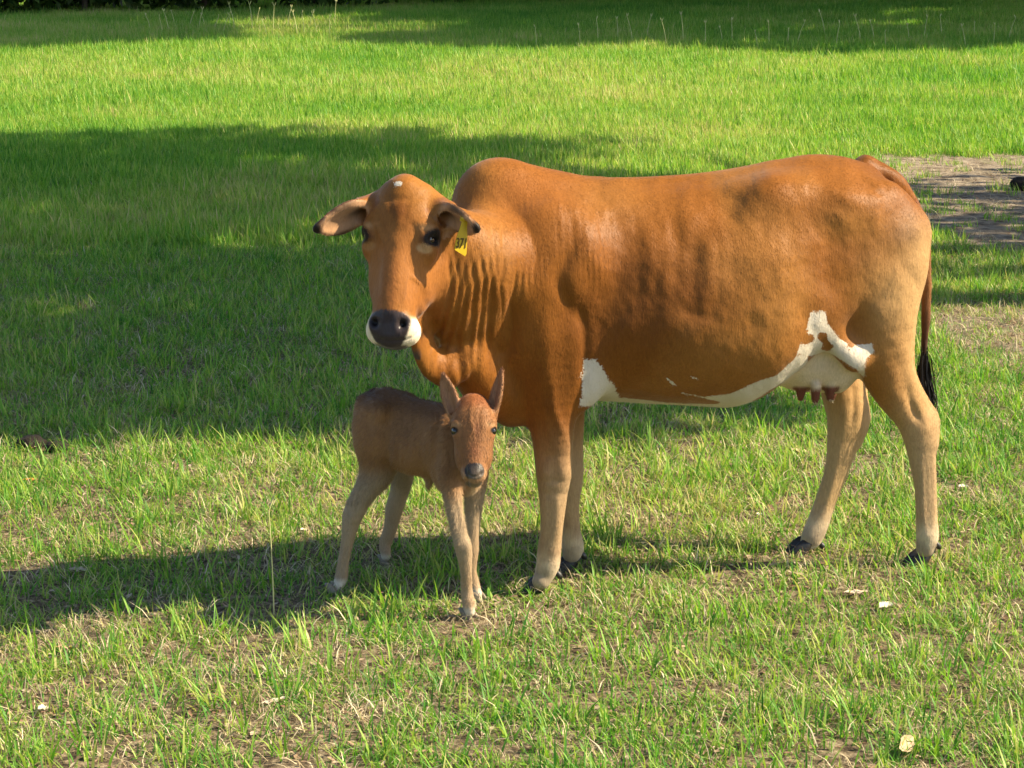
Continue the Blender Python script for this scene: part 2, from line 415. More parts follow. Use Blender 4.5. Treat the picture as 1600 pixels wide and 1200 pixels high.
def litter_bits(name, n, mat, size, spread, hue):
    Vs, Fs, Hs = [], [], []
    for i in range(n):
        a = rng.uniform(0, 6.28); r = spread * math.sqrt(rng.uniform()); c = np.array([r * math.cos(a), r * math.sin(a), rng.uniform(.004, .02)])
        L_ = rng.uniform(*size); W_ = L_ * rng.uniform(.25, .5); d = rng.uniform(0, 6.28); u = np.array([math.cos(d), math.sin(d), rng.normal() * .25]); v = np.array([-math.sin(d), math.cos(d), rng.normal() * .35])
        up = np.array([0, 0, 1.]) * L_ * .18; b = len(Vs)
        Vs += [c - u * L_, c - u * L_ * .3 + v * W_ + up, c + u * L_ * .5 + v * W_ * .8 + up * .6, c + u * L_ + up * .5, c + u * L_ * .45 - v * W_ * .8 + up, c - u * L_ * .35 - v * W_ + up * .5, c + up * -.1]
        Fs += [[b + k, b + (k + 1) % 6, b + 6] for k in range(6)]; hu = rng.uniform(*hue); Hs += [hu] * 7
    return mesh_np(name, np.array(Vs), np.array(Fs), mat, attrs=dict(hue=np.array(Hs)), linkit=False)

def scatter(name, protos, pts, idx, rot, scl, tint, label=None):
    col = bpy.data.collections.new(name + '_kinds')
    for i, p in enumerate(protos): p.name = '%s_kind_%02d' % (name, i); col.objects.link(p)
    me = bpy.data.meshes.new(name); me.vertices.add(len(pts)); me.vertices.foreach_set('co', np.asarray(pts, np.float32).ravel())
    def at(nm, ty, arr):
        a = me.attributes.new(nm, ty, 'POINT'); a.data.foreach_set('vector' if ty == 'FLOAT_VECTOR' else 'value', np.asarray(arr, np.int32 if ty == 'INT' else np.float32).ravel())
    at('kind_no', 'INT', idx); at('rot', 'FLOAT_VECTOR', rot); at('scl', 'FLOAT_VECTOR', scl); at('tint', 'FLOAT', tint)
    o = link(bpy.data.objects.new(name, me)); ng = bpy.data.node_groups.new(name, 'GeometryNodeTree')
    ng.interface.new_socket('Geometry', in_out='INPUT', socket_type='NodeSocketGeometry'); ng.interface.new_socket('Geometry', in_out='OUTPUT', socket_type='NodeSocketGeometry')
    gi = ng.nodes.new('NodeGroupInput'); go = ng.nodes.new('NodeGroupOutput'); ci = ng.nodes.new('GeometryNodeCollectionInfo')
    ci.inputs['Collection'].default_value = col; ci.inputs['Separate Children'].default_value = True; ci.inputs['Reset Children'].default_value = True
    ip = ng.nodes.new('GeometryNodeInstanceOnPoints'); ip.inputs['Pick Instance'].default_value = True
    def na(nm, ty):
        n = ng.nodes.new('GeometryNodeInputNamedAttribute'); n.data_type = ty; n.inputs['Name'].default_value = nm; return n.outputs['Attribute']
    Ln = ng.links.new
    Ln(gi.outputs[0], ip.inputs['Points']); Ln(ci.outputs[0], ip.inputs['Instance']); Ln(na('kind_no', 'INT'), ip.inputs['Instance Index'])
    er = ng.nodes.new('FunctionNodeEulerToRotation'); Ln(na('rot', 'FLOAT_VECTOR'), er.inputs[0]); Ln(er.outputs[0], ip.inputs['Rotation'])
    Ln(na('scl', 'FLOAT_VECTOR'), ip.inputs['Scale']); Ln(ip.outputs[0], go.inputs[0])
    md = o.modifiers.new('scatter', 'NODES'); md.node_group = ng
    return tag(o, label, None, None, 'stuff')

def field_points(y0, y1, dens, margin=.9):
    n = int(dens * (.24 * (y1 ** 2 - y0 ** 2) + 2 * margin * (y1 - y0)))
    hw1 = .24 * y1 + margin
    y = np.sqrt(rng.uniform(y0 ** 2, y1 ** 2, int(n * 1.0))); hw = .24 * y + margin
    return rng.uniform(-1, 1, len(y)) * hw, y

def make_grass():
    kinds = []
    for i in range(4): kinds.append(clump('g', 12, (.022, .078), (.0024, .0052), (.15, 1.15), .055, 3, (.08, .78), M_grass))       # 0-3 tufts
    for i in range(3): kinds.append(clump('g', 7, (.045, .112), (.0028, .0068), (.12, .95), .04, 4, (.15, .72), M_grass))       # 4-6 tall tufts
    for i in range(2): kinds.append(clump('g', 16, (.015, .05), (.0026, .005), (.3, 1.35), .07, 2, (.05, .95), M_grass))           # 7-8 low seedlings
    for i in range(3): kinds.append(clump('g', 34, (.05, .13), (.0045, .009), (.1, .8), .13, 3, (.18, .62), M_grass))            # 9-11 thick sward
    P_, I_, T_, S_ = [], [], [], []
    def add(x, y, idx, scl, tint):
        P_.append(np.stack([x, y, gheight(x, y) - .003], 1)); I_.append(idx); S_.append(scl); T_.append(tint)
    for y0, y1, dn, kind in ((4.9, 15, 760, 'near'), (15, 27, 200, 'mid'), (25, 58, 70, 'far')):
        x, y = field_points(y0, y1, dn)
        c = fbm(x * 1.3, y * 1.3, 41) * .15 + fbm(x * 6.5, y * 6.5, 47, 3) * .85
        bz = bare(x, y)
        if kind == 'near':
            thick = sstep(7.2, 11.5, y) * .16
            keep = rng.uniform(size=len(x)) < np.clip(sstep(.37 - thick, .58 - thick, c) * .74 + .27, 0, 1) * (1 - bz * .93)
        elif kind == 'mid': keep = rng.uniform(size=len(x)) < np.clip(sstep(.22, .42, c) + .35, 0, 1) * (1 - bz * .96)
        else: keep = rng.uniform(size=len(x)) < np.clip(sstep(.2, .4, c) + .5, 0, 1) * (1 - bz)
        x, y, c = x[keep], y[keep], c[keep]; n = len(x); u = rng.uniform(size=n)
        if kind == 'near': idx = np.where(u < .56, rng.integers(0, 4, n), np.where(u < .70, rng.integers(4, 7, n), rng.integers(7, 9, n)))
        elif kind == 'mid': idx = np.where(u < .3, rng.integers(0, 7, n), rng.integers(9, 12, n))
        else: idx = rng.integers(9, 12, n)
        s = rng.uniform(.7, 1.35, n) * (.85 + .45 * fbm(x * .7, y * .7, 53)) * (1.0 if kind != 'far' else 1.2)
        s = s * np.where(bare(x, y) > .3, .75, 1)
        zz = rng.uniform(.8, 1.15, n)
        # tread: short where the hooves stand
        for cx, cy in HOOVES: zz = zz * (1 - .65 * np.exp(-((x - cx) ** 2 + (y - cy + .05) ** 2) / .016))
        tint = (fbm(x * .5, y * .5, 61) - .5) * .5 + (fbm(x * .16, y * .10, 63) - .5) * .5 + rng.normal(size=n) * .09 + (.09 if kind == 'near' else .14)
        add(x, y, idx, np.stack([s, s, s * zz], 1), tint)
    P_, I_, S_, T_ = np.vstack(P_), np.concatenate(I_), np.vstack(S_), np.concatenate(T_)
    rot = np.stack([rng.normal(size=len(P_)) * .08, rng.normal(size=len(P_)) * .08, rng.uniform(0, 6.28, len(P_))], 1)
    scatter('grass', kinds, P_, I_, rot, S_, T_, 'green grass of the pasture, thick in the distance and patchy in front')
    # dead stems and thatch between the tufts
    kd = [clump('d', 16, (.02, .10), (.0016, .0040), (1.0, 1.5), .08, 2, (.1, 1), M_dry, curl=.8) for i in range(4)] + [litter_bits('d', k_, M_leaf, sz_, .09, (0, 1)) for k_, sz_ in ((14, (.003, .009)), (10, (.004, .013)), (16, (.002, .006)), (2, (.010, .022)))]
    x, y = field_points(4.9, 15, 340); x2, y2 = field_points(15, 23, 60); x, y = np.concatenate([x, x2]), np.concatenate([y, y2])
    keep = rng.uniform(size=len(x)) < .45 + .5 * sstep(.65, .35, fbm(x * 2.5, y * 2.5, 71)) * (1 - .7 * bare(x, y)); x, y = x[keep], y[keep]; n = len(x)
    s = rng.uniform(.6, 1.3, n); rot = np.stack([rng.normal(size=n) * .06, rng.normal(size=n) * .06, rng.uniform(0, 6.28, n)], 1)
    scatter('dead_grass_litter', kd, np.stack([x, y, gheight(x, y) + .001], 1), rng.integers(0, 8, n), rot, np.stack([s, s, s], 1), rng.normal(size=n) * .18, 'dead stems and leaf crumbs lying on the soil between the tufts')
if DEV != 'nograss': make_grass()

# ------------------------------------------------------------------ trees to the right that shade the pasture
rng = np.random.default_rng(23)
M_bark = simple_mat('bark', (.11, .085, .065), .9, .2, .03, 14, .4)
M_fol = blade_mat('tree_leaf', [(0, (.020, .050, .010)), (.5, (.045, .090, .016)), (1, (.085, .130, .025))], .35)
def tube(pts, rad, n=8):
    pts = np.asarray(pts, float); V, Fq = [], []
    for i, p in enumerate(pts):
        d = pts[min(i + 1, len(pts) - 1)] - pts[max(i - 1, 0)]; d = nrm(d); a = nrm(np.cross(d, [.3, .9, .1])); b = np.cross(d, a)
        V += [p + rad[i] * (a * math.cos(t) + b * math.sin(t)) for t in np.linspace(0, 2 * math.pi, n, endpoint=False)]
    for i in range(len(pts) - 1):
        for j in range(n): Fq.append([i * n + j, i * n + (j + 1) % n, (i + 1) * n + (j + 1) % n, (i + 1) * n + j])
    return np.array(V), np.array(Fq)
def foliage(name, lobes, leaf, per_m2, parent, fill=.5):
    Vs = []
    for c, r in lobes:
        c, r = np.array(c), np.array(r); n = int(per_m2 * math.pi * r[0] * r[1])
        d = rng.normal(size=(n, 3)); d /= np.linalg.norm(d, axis=1, keepdims=True); rr = rng.uniform(fill, 1, n) ** .5
        rr = rr * (.8 + .4 * fbm(d[:, 0] * 3 + c[0], d[:, 1] * 3 + d[:, 2] * 2, 3)); p = c + d * r * rr[:, None]
        u = rng.normal(size=(n, 3)); u /= np.linalg.norm(u, axis=1, keepdims=True); v = np.cross(u, rng.normal(size=(n, 3))); v /= np.linalg.norm(v, axis=1, keepdims=True)
        L_ = leaf * rng.uniform(.6, 1.3, (n, 1)); Vs.append(np.stack([p - u * L_, p + v * L_ * .5, p + u * L_, p - v * L_ * .5], 1).reshape(-1, 3))
    V = np.vstack(Vs); F_ = np.arange(len(V)).reshape(-1, 4); hue = np.repeat(rng.uniform(0, 1, len(F_)), 4)
    o = mesh_np(name, V, F_, M_fol, smooth=False, attrs=dict(hue=hue)); keep_world(o, parent); return o
CT = math.cos(SUN_EL) / math.sin(SUN_EL)
def tree(base, shades, label, leaf=.15, dens=60, tall=0):
    """shades: (ground x, y, rx, ry, height): each a bough of foliage placed so that its shade falls there"""
    root = empty('tree', (base[0], base[1], 0), label, 'tree', 'trees beside the pasture')
    lobes = []
    for gx, gy, rx, ry, h in shades:
        c = np.array([gx + h * CT * math.cos(SUN_AZ), gy + h * CT * math.sin(SUN_AZ), h])
        for k in range(5):
            o = rng.normal(size=3) * [rx * .38, ry * .38, .5]; lobes.append((c + o, (rx * .62, ry * .60, 1.1)))
        for k in range(3):
            a = rng.uniform(0, 6.28); lobes.append((c + [rx * .8 * math.cos(a), ry * .8 * math.sin(a), rng.normal() * .4], (rx * .3, ry * .3, .6)))
    hb = min(s[4] for s in shades); top = np.mean([l[0] for l in lobes], 0); b0 = np.array([base[0], base[1], -.1])
    mid = b0 + [.1, -.1, hb * .62]; Vt, Ft = [], []
    V1, F1 = tube([b0, b0 + [0.05, 0, .35], b0 + [.05, -.05, hb * .3], mid, mid * .5 + top * .5 + [0, 0, .2], top], [.42, .30, .24, .20, .12, .03]); Vt.append(V1); Ft.append(F1); nb = len(V1)
    for c, r in lobes:
        s = mid + (top - mid) * rng.uniform(0, .5); e = c; m_ = (s + e) / 2 + [0, 0, -.3]
        V2, F2 = tube([s, m_, e], [.09, .055, .015], 6); Vt.append(V2); Ft.append(F2 + nb); nb += len(V2)
    o = mesh_np('trunk', np.vstack(Vt), np.vstack(Ft), M_bark); keep_world(o, root)
    foliage('crown', lobes, leaf, dens, root)
    return root
if DEV != 'notree':
    tree((6.6, 12.9), [(-2.9, 10.9, 3.0, 2.2, 6.0), (-6.2, 11.9, 2.8, 2.4, 7.2), (-1.0, 11.1, 1.1, 1.6, 5.4), (-4.0, 10.2, 3.2, .8, 6.4), (-1.6, 10.1, 1.6, .7, 5.6), (-2.6, 13.9, 3.0, 1.6, 6.6)], 'broad shade tree right of the pasture, nearest to the cow', dens=85)
    tree((7.2, 17.6), [(-3.6, 16.8, 3.2, 3.0, 7.0), (-4.6, 18.7, 3.2, 1.6, 7.3), (-6.4, 19.4, 3.2, 3.0, 7.6), (-3.0, 20.9, 2.6, 1.2, 6.4)], 'shade tree behind the nearest one, its boughs reaching left', dens=85)
    tree((12.2, 16.0), [(4.6, 16.6, 2.3, 2.7, 6.5), (.6, 14.0, 2.0, 1.7, 7.0)], 'open shade tree behind the sandy bare patch', dens=50)
    tree((17, 38), [(5.5, 38.0, 3.8, 3.6, 8.5), (9.5, 38.0, 3.5, 3.6, 9.5), (1.0, 38.4, 3.6, 3.1, 9.0), (13, 38, 3.5, 3, 9), (4, 42.5, 7, 2.5, 9.5), (10, 43, 5, 2.5, 9.5)], 'tall tree at the far right of the pasture', .22, 85)
    tree((16, 47.5), [(-4.5, 47.5, 4.6, 3.6, 10), (1.5, 47.5, 4.5, 4, 10), (7.0, 47.5, 4.5, 4, 10), (12.5, 47.5, 4.5, 4, 10), (-9.5, 47, 4.6, 4.5, 11)], 'far tree of the shaded wood edge, second from the right', .25, 80)
    tree((18.5, 52.5), [(-9, 53.5, 4.6, 3.6, 11), (-3, 53.5, 4.6, 3.6, 11), (3, 53.5, 4.5, 4, 11), (9, 53.5, 4.5, 4, 11), (14.5, 53.5, 4.5, 4, 11)], 'farthest tree of the shaded wood edge', .28, 45)
    tree((14.5, 40.5), [(-8.6, 38.8, 3.2, 4.4, 10), (-9.5, 37, 3.2, 3, 9.5), (-7.4, 41, 3, 3, 10)], 'slender far tree between the two tall ones', .22, 95)
    wl = []
    for k in range(70): wl.append(((rng.uniform(-26, 26), rng.uniform(55, 60), rng.uniform(1, 10)), (2.6, 1.8, 2.2)))
    wr = empty('wood', (0, 57, 0), 'dark wood beyond the pasture', 'wood'); wf = foliage('woodland', wl, .30, 34, wr, .1)
    wf.parent = None; wf.matrix_parent_inverse = Matrix.Identity(4); bpy.data.objects.remove(wr); tag(wf, 'dark wood beyond the far end of the pasture', None, None, 'stuff')
    def shrub(x, y, w, h, label):
        root = empty('shrub', (x, y, 0), label, 'shrub', 'shrubs along the wood edge')
        lobes = [((x + rng.normal() * w * .35, y + rng.normal() * w * .25, h * rng.uniform(.25, .7)), (w * .5, w * .45, h * .38)) for k in range(7)]
        foliage('foliage', lobes, .13, 110, root, .1)
        V, F_ = tube([(x, y, -.1), (x + .05, y, h * .5), (x, y + .1, h * .8)], [.07, .05, .02], 6); keep_world(mesh_np('stem', V, F_, M_bark), root)
    for i, (x, y, w, h) in enumerate([(-10.9, 45.4, 2.6, 2.2), (-8.6, 45.6, 2.4, 1.9), (-6.3, 46.4, 2.6, 2.4), (-4.1, 47.4, 2.4, 2.0), (-1.8, 50.2, 2.5, 2.1), (.6, 51.2, 2.4, 2.3), (3.1, 51.5, 2.6, 2.0), (5.7, 51.2, 2.5, 2.4), (8.2, 51.4, 2.6, 2.1), (10.8, 51, 2.6, 2.4)]):
        shrub(x, y, w, h, ['leftmost dark shrub at the wood edge', 'second dark shrub from the left at the wood edge', 'third dark shrub from the left at the wood edge', 'fourth dark shrub from the left at the wood edge', 'fifth dark shrub from the left at the wood edge',
                           'fifth dark shrub from the right at the wood edge', 'fourth dark shrub from the right at the wood edge', 'third dark shrub from the right at the wood edge', 'second dark shrub from the right at the wood edge', 'rightmost dark shrub at the wood edge'][i])

#%%ANIMALS
def fur(parent, V, Nn, C, W, ok, n, length, width, flow, mat, lift=.28):
    """short hair lying along the hide"""
    idx = np.where(ok)[0]; pick = rng.choice(idx, n); nn = Nn[pick]; f = flow[pick] + rng.normal(size=nn.shape) * .22
    f -= nn * (f * nn).sum(1, keepdims=True); f /= np.linalg.norm(f, axis=1, keepdims=True) + 1e-9
    p0 = V[pick] + rng.normal(size=nn.shape) * .003; p0 -= nn * ((p0 - V[pick]) * nn).sum(1, keepdims=True) + nn * .0006
    sd = np.cross(f, nn) + rng.normal(size=nn.shape) * .12; L_ = length[pick][:, None] * rng.uniform(.6, 1.35, (n, 1)); li = lift * rng.uniform(.4, 1.5, (n, 1))
    p1 = p0 + (f + nn * li) * L_; w = width * .5
    VV = np.stack([p0 - sd * w, p0 + sd * w, p1], 1).reshape(-1, 3); FF = np.arange(len(VV)).reshape(-1, 3)
    cc = np.repeat(C[pick] * rng.uniform(.82, 1.24, (n, 1)), 3, axis=0); ww = np.repeat(W[pick], 3)
    o = mesh_np('coat_hair', VV, FF, mat, smooth=False, attrs=dict(coat=cc, white=ww, gloss=np.zeros(len(VV)))); keep_world(o, parent); o['kind'] = 'stuff'
    return o

# ------------------------------------------------------------------ the cow
FRONT = (G(850, 922) + G(893, 888)) / 2
TH = R(13)
U = np.array([math.cos(TH), math.sin(TH), 0]); T = np.array([math.sin(TH), -math.cos(TH), 0]); Z = np.array([0, 0, 1.])
def B(s, t, z): return FRONT * [1, 1, 0] + U * s + T * t + Z * z
BM = np.array([U, T, Z])

def head_frame(poll, yaw, pitch, roll=0):
    """l runs from poll to muzzle, h out of the forehead, c to the picture's right"""
    c = np.array([math.cos(yaw), math.sin(yaw), 0])
    out = np.array([math.sin(yaw), -math.cos(yaw), 0])
    l = -Z * math.cos(pitch) + out * math.sin(pitch); h = out * math.cos(pitch) + Z * math.sin(pitch)
    if roll:
        cr, sr = math.cos(roll), math.sin(roll); l, c = l * cr + c * sr, c * cr - l * sr
    return np.array(poll, float), l, h, c

class Head:
    def __init__(s, fr, S): s.o, s.l, s.h, s.c = fr; s.S = S; s.M = np.array([s.l, s.h, s.c])
    def p(s, l, h, c): return s.o + s.S * (s.l * l + s.h * h + s.c * c)
    def local(s, V): return ((V - s.o) @ s.M.T) / s.S

def ear(F, base, tip, opening, W, Tk, k=.02, bend=.0):
    base, tip = np.array(base), np.array(tip); ax = nrm(tip - base); L = np.linalg.norm(tip - base)
    op = np.array(opening, float); op = nrm(op - ax * (op @ ax)); wd = np.cross(ax, op)
    M = np.array([ax, wd, op])
    # narrow root, broad middle, pointed tip
    F.chain([base - ax * .02, base + ax * L * .15], [W * .30, W * .34], k=k, steps=1)
    n = 7
    for i in range(n):
        t = (i + .5) / n
        w = W * .5 * (math.sin(math.pi * min(1, t * .86 + .12)) ** .75)
        c = base + ax * L * (.06 + .88 * t) + op * (-bend * L * (t - .5) ** 2 * 4 * -1)
        F.ell(c, (L * .16, w, Tk), k=.012, M=M)
    c = base + ax * L * .52 + op * (Tk * 1.25)
    F.ell(c, (L * .40, W * .33, Tk * 1.45), k=.008, M=M, sub=True)
    F.ell(base + ax * L * .25 + op * Tk * 1.1, (L * .22, W * .22, Tk * 1.5), k=.008, M=M, sub=True)
    return base, ax, op, wd, L

def leg(F, pts, k=.05, q=.85, w=None):
    """pts: px, py, depth, radius"""
    W = [P(a, b, Y) for a, b, Y, r in pts]
    F.chain(W, [r for *_, r in pts], k=k, w=T if w is None else w, q=q)
    return W

def build_cow(h):
    F = Field((-.85, 6.45, -.02), (1.62, 8.15, 1.55), h)
    # ---- trunk: stations along the spine: s, top, bottom, height of widest, half width
    st = np.array([
        (-.36, 1.15, .86, 1.00, .06), (-.30, 1.24, .76, 1.00, .13), (-.20, 1.32, .70, 1.00, .185), (-.08, 1.36, .655, .98, .225),
        (.08, 1.372, .635, .95, .255), (.28, 1.362, .615, .91, .30), (.45, 1.372, .600, .89, .33), (.58, 1.388, .585, .885, .342),
        (.68, 1.405, .610, .91, .337), (.78, 1.415, .68, .96, .315), (.88, 1.418, .76, 1.02, .285), (1.0, 1.412, .83, 1.08, .262),
        (1.12, 1.375, .87, 1.12, .225), (1.20, 1.30, .92, 1.13, .16), (1.26, 1.20, 1.0, 1.12, .06)])
    o = FRONT
    def trunk(x, y, z):
        s = (x - o[0]) * U[0] + (y - o[1]) * U[1]; t = (x - o[0]) * T[0] + (y - o[1]) * T[1]
        s = s + 0 * z; t = t + 0 * z; zz = z + 0 * s
        # cubic-ish interpolation of the stations
        sf = np.linspace(st[0, 0], st[-1, 0], 400)
        tab = []
        for j in range(1, 5):
            v = np.interp(sf, st[:, 0], st[:, j]); kk = np.hanning(31); kk /= kk.sum()
            v = np.convolve(np.pad(v, 15, 'edge'), kk, 'valid'); tab.append(np.interp(s, sf, v))
        top, bot, zc, hw = tab
        r = np.where(zz > zc, top - zc, zc - bot); n = np.where(zz > zc, 2.15, 2.0)
        a = np.abs(t / hw) + 1e-5; b = np.abs((zz - zc) / r) + 1e-5
        rho = (a ** n + b ** n) ** (1 / n)
        ga = a ** (n - 1) / hw; gb = b ** (n - 1) / r
        g = np.sqrt(ga * ga + gb * gb) * rho ** (1 - n)
        d = (rho - 1) / np.maximum(g, 1.0)
        end = np.maximum(st[0, 0] - s, s - st[-1, 0]); return np.maximum(d, end).astype(np.float32)
    F.apply(trunk, B(.5, 0, .98) - [1.0, .62, .45], B(.5, 0, .98) + [1.05, .65, .5], .04)
    # spine ridge, hump, withers
    F.chain([B(.15, 0, 1.345), B(.5, 0, 1.35), B(.75, 0, 1.37), B(.90, 0, 1.388), B(1.08, 0, 1.355)], [.03, .03, .035, .04, .04], k=.06)
    F.ell(B(-.215, .0, 1.33), (.13, .098, .128), k=.08, M=BM)
    F.ell(B(-.11, .0, 1.30), (.23, .105, .12), k=.09, M=BM)
    # croup, hook and pin bones
    F.ell(B(.92, .0, 1.30), (.20, .215, .12), k=.06, M=BM)
    for sg in (1, -1):
        F.ell(B(.73, .172 * sg, 1.32), (.11, .050, .045), k=.11, M=BM)
        F.ell(B(.95, .20 * sg, 1.27), (.09, .05, .06), k=.09, M=BM)
        F.ell(B(1.20, .095 * sg, 1.19), (.07, .07, .075), k=.05, M=BM)
        F.ell(B(1.08, .13 * sg, 1.12), (.18, .11, .24), k=.06, M=BM)        # upper thigh
        F.ell(B(-.07, .17 * sg, 1.06), (.15, .085, .26), k=.05, M=BM)        # shoulder blade
        F.ell(B(-.13, .17 * sg, .90), (.13, .085, .15), k=.06, M=BM)         # point of shoulder
        F.ell(B(.02, .165 * sg, .80), (.11, .08, .17), k=.05, M=BM)          # upper arm
    # ---- neck, throat and dewlap
    F.chain([B(-.08, .04, 1.12), B(-.22, .08, 1.12), P(735, 395, 7.13), P(672, 352, 7.02)], [.22, .185, .132, .085], k=.10)
    F.chain([B(-.02, .12, 1.16), B(-.16, .13, 1.10), P(730, 430, 7.10)], [.13, .13, .10], k=.10)
    F.chain([B(-.14, .05, .93), B(-.30, .08, .92), P(706, 475, 7.10), P(668, 420, 7.02)], [.20, .155, .105, .08], k=.07)
    F.chain([B(-.12, .04, .80), B(-.24, .06, .765)], [.15, .12], k=.06)
    # dewlap: a flap in the neck's mid plane hanging from throat to brisket
    dl = [(658, 450, 7.0), (655, 515, 7.0), (672, 565, 7.03), (700, 580, 7.08)]
    F.chain([P(*d) for d in dl], [.045, .05, .052, .05], k=.05, w=np.cross(nrm(P(640, 500, 6.95) - B(-.3, .06, .9)), Z), q=.5)
    F.chain([P(706, 578, 7.08), P(728, 560, 7.13), P(760, 600, 7.2), P(800, 630, 7.28)], [.05, .07, .085, .08], k=.05)
    # ---- head
    H = Head(head_frame(P(625, 291, 6.93), R(-13), R(20), R(-.5)), .93)
    E = lambda l, hh, c, r, k=.035, sub=False: F.ell(H.p(l, hh, c), np.array(r) * H.S, k=k, M=H.M, sub=sub)
    E(.095, -.10, 0, (.135, .10, .118)); E(.13, -.055, 0, (.14, .05, .098), .03)
    E(.000, -.085, -.006, (.060, .06, .056), .035)
    F.chain([H.p(.03, -.11, -.06), H.p(.045, -.115, -.115)], [.05, .032], k=.04)
    F.chain([H.p(.03, -.11, .06), H.p(.045, -.115, .115)], [.05, .032], k=.04)
    for sg in (1, -1):
        E(.148, -.048, .092 * sg, (.050, .032, .036), .03)
        E(.27, -.135, .068 * sg, (.13, .075, .045), .05)
        E(.20, -.07, .108 * sg, (.035, .03, .022), .025)
    F.chain([H.p(.14, -.085, 0), H.p(.28, -.075, 0), H.p(.40, -.066, 0), H.p(.46, -.066, 0)], [.092, .081, .069, .064], k=.04, w=H.h, q=.80)
    F.chain([H.p(.20, -.030, 0), H.p(.30, -.022, 0), H.p(.42, -.024, 0)], [.022, .026, .024], k=.05)
    F.chain([H.p(.12, -.19, 0), H.p(.28, -.185, 0), H.p(.47, -.13, 0)], [.07, .062, .04], k=.05)
    E(.470, -.076, 0, (.054, .050, .074), .03)
    for sg in (1, -1):
        E(.478, -.086, .050 * sg, (.046, .044, .044), .022)                     # fleshy upper lips
        E(.462, -.040, .040 * sg, (.036, .030, .034), .02)                      # nostril wings
    E(.485, -.052, 0, (.048, .036, .054), .018)
    E(.508, -.108, 0, (.028, .034, .052), .016)
    for sg in (1, -1):
        E(.462, -.008, .047 * sg, (.017, .024, .012), .008, True)
        F.chain([H.p(.470, -.008, .044 * sg), H.p(.450, -.018, .066 * sg)], [.009, .006], k=.006, sub=True)
        E(.166, -.040, .122 * sg, (.026, .026, .014), .012, True)
        F.chain([H.p(.150, -.064, .124 * sg), H.p(.146, -.036, .112 * sg), H.p(.160, -.018, .092 * sg)], [.010, .012, .009], k=.016)   # upper lid
        F.chain([H.p(.184, -.064, .120 * sg), H.p(.188, -.038, .110 * sg), H.p(.178, -.018, .092 * sg)], [.007, .008, .007], k=.014)   # lower lid
    # ears
    F1 = ear(F, H.p(.058, -.095, -.120), P(492, 358, 6.90), (-.1, -.75, -.45), .135, .015)
    F2 = ear(F, H.p(.060, -.085, .120), P(748, 358, 6.86), (-.35, -.75, -.65), .13, .015)
    # ---- legs
    leg(F, [(862, 520, 7.27, .12), (858, 590, 7.25, .098), (862, 650, 7.24, .080), (864, 700, 7.24, .066), (865, 738, 7.24, .060), (864, 780, 7.24, .047),
            (862, 825, 7.24, .038), (858, 862, 7.25, .0405), (856, 882, 7.25, .040), (851, 897, 7.25, .035), (845, 908, 7.24, .030)], q=.9)
    leg(F, [(875, 560, 7.50, .10), (880, 640, 7.50, .075), (886, 700, 7.50, .056), (889, 745, 7.50, .050), (889, 790, 7.50, .036),
            (892, 830, 7.51, .034), (895, 854, 7.52, .039), (894, 866, 7.52, .034)], q=.9)
    leg(F, [(1375, 420, 7.55, .15), (1372, 500, 7.52, .135), (1385, 570, 7.52, .100), (1402, 610, 7.53, .082), (1424, 645, 7.55, .068), (1436, 675, 7.56, .062), (1441, 715, 7.57, .049),
            (1446, 760, 7.58, .040), (1448, 810, 7.58, .039), (1449, 840, 7.58, .041), (1446, 857, 7.58, .034)], q=.72)
    F.chain([P(1415, 600, 7.56), P(1440, 632, 7.57), P(1453, 655, 7.58), P(1452, 690, 7.58)], [.035, .026, .032, .028], k=.03)   # tendon and hock point
    leg(F, [(1330, 480, 7.86, .13), (1318, 560, 7.84, .10), (1318, 610, 7.80, .082), (1323, 650, 7.79, .072), (1318, 690, 7.78, .058), (1307, 735, 7.77, .044),
            (1291, 780, 7.76, .039), (1279, 815, 7.75, .041), (1270, 837, 7.74, .041), (1265, 845, 7.74, .034)], q=.75)
    F.chain([P(1336, 590, 7.84), P(1345, 625, 7.82), P(1348, 656, 7.81), P(1338, 690, 7.80)], [.03, .022, .026, .02], k=.03)
    # stifle fold of skin from the flank to the thigh
    F.chain([P(1262, 470, 7.36), P(1292, 520, 7.40), P(1335, 562, 7.44)], [.04, .035, .04], k=.07)
    # ---- udder and teats
    F.ell(P(1264, 555, 7.57), (.165, .130, .128), k=.04, M=BM)
    F.ell(P(1300, 568, 7.60), (.085, .12, .10), k=.04, M=BM)
    for a, b, Y in ((1252, 600, 7.50), (1275, 604, 7.46), (1297, 600, 7.50), (1300, 600, 7.62)):
        F.chain([P(a, b, Y), P(a - 1, b + 15, Y), P(a - 1, b + 22, Y)], [.019, .0155, .012], k=.012, steps=1)
    # tail
    tl = [(1352, 262, 7.74, .045), (1392, 282, 7.76, .036), (1424, 318, 7.78, .026), (1441, 365, 7.79, .022), (1446, 420, 7.79, .020), (1447, 480, 7.79, .016), (1444, 540, 7.78, .012), (1442, 585, 7.77, .010)]
    F.chain([P(a, b, Y) for a, b, Y, r in tl], [t[3] for t in tl], k=.025)
    V, Q = F.surface(); V = smooth_mesh(V, Q, 3)
    return V, Q, H, F1, F2, tl

def bez(a, b, c, d, n):
    t = np.linspace(0, 1, n)[:, None]; a, b, c, d = map(np.asarray, (a, b, c, d))
    return a * (1 - t) ** 3 + 3 * b * t * (1 - t) ** 2 + 3 * c * t * t * (1 - t) + d * t ** 3

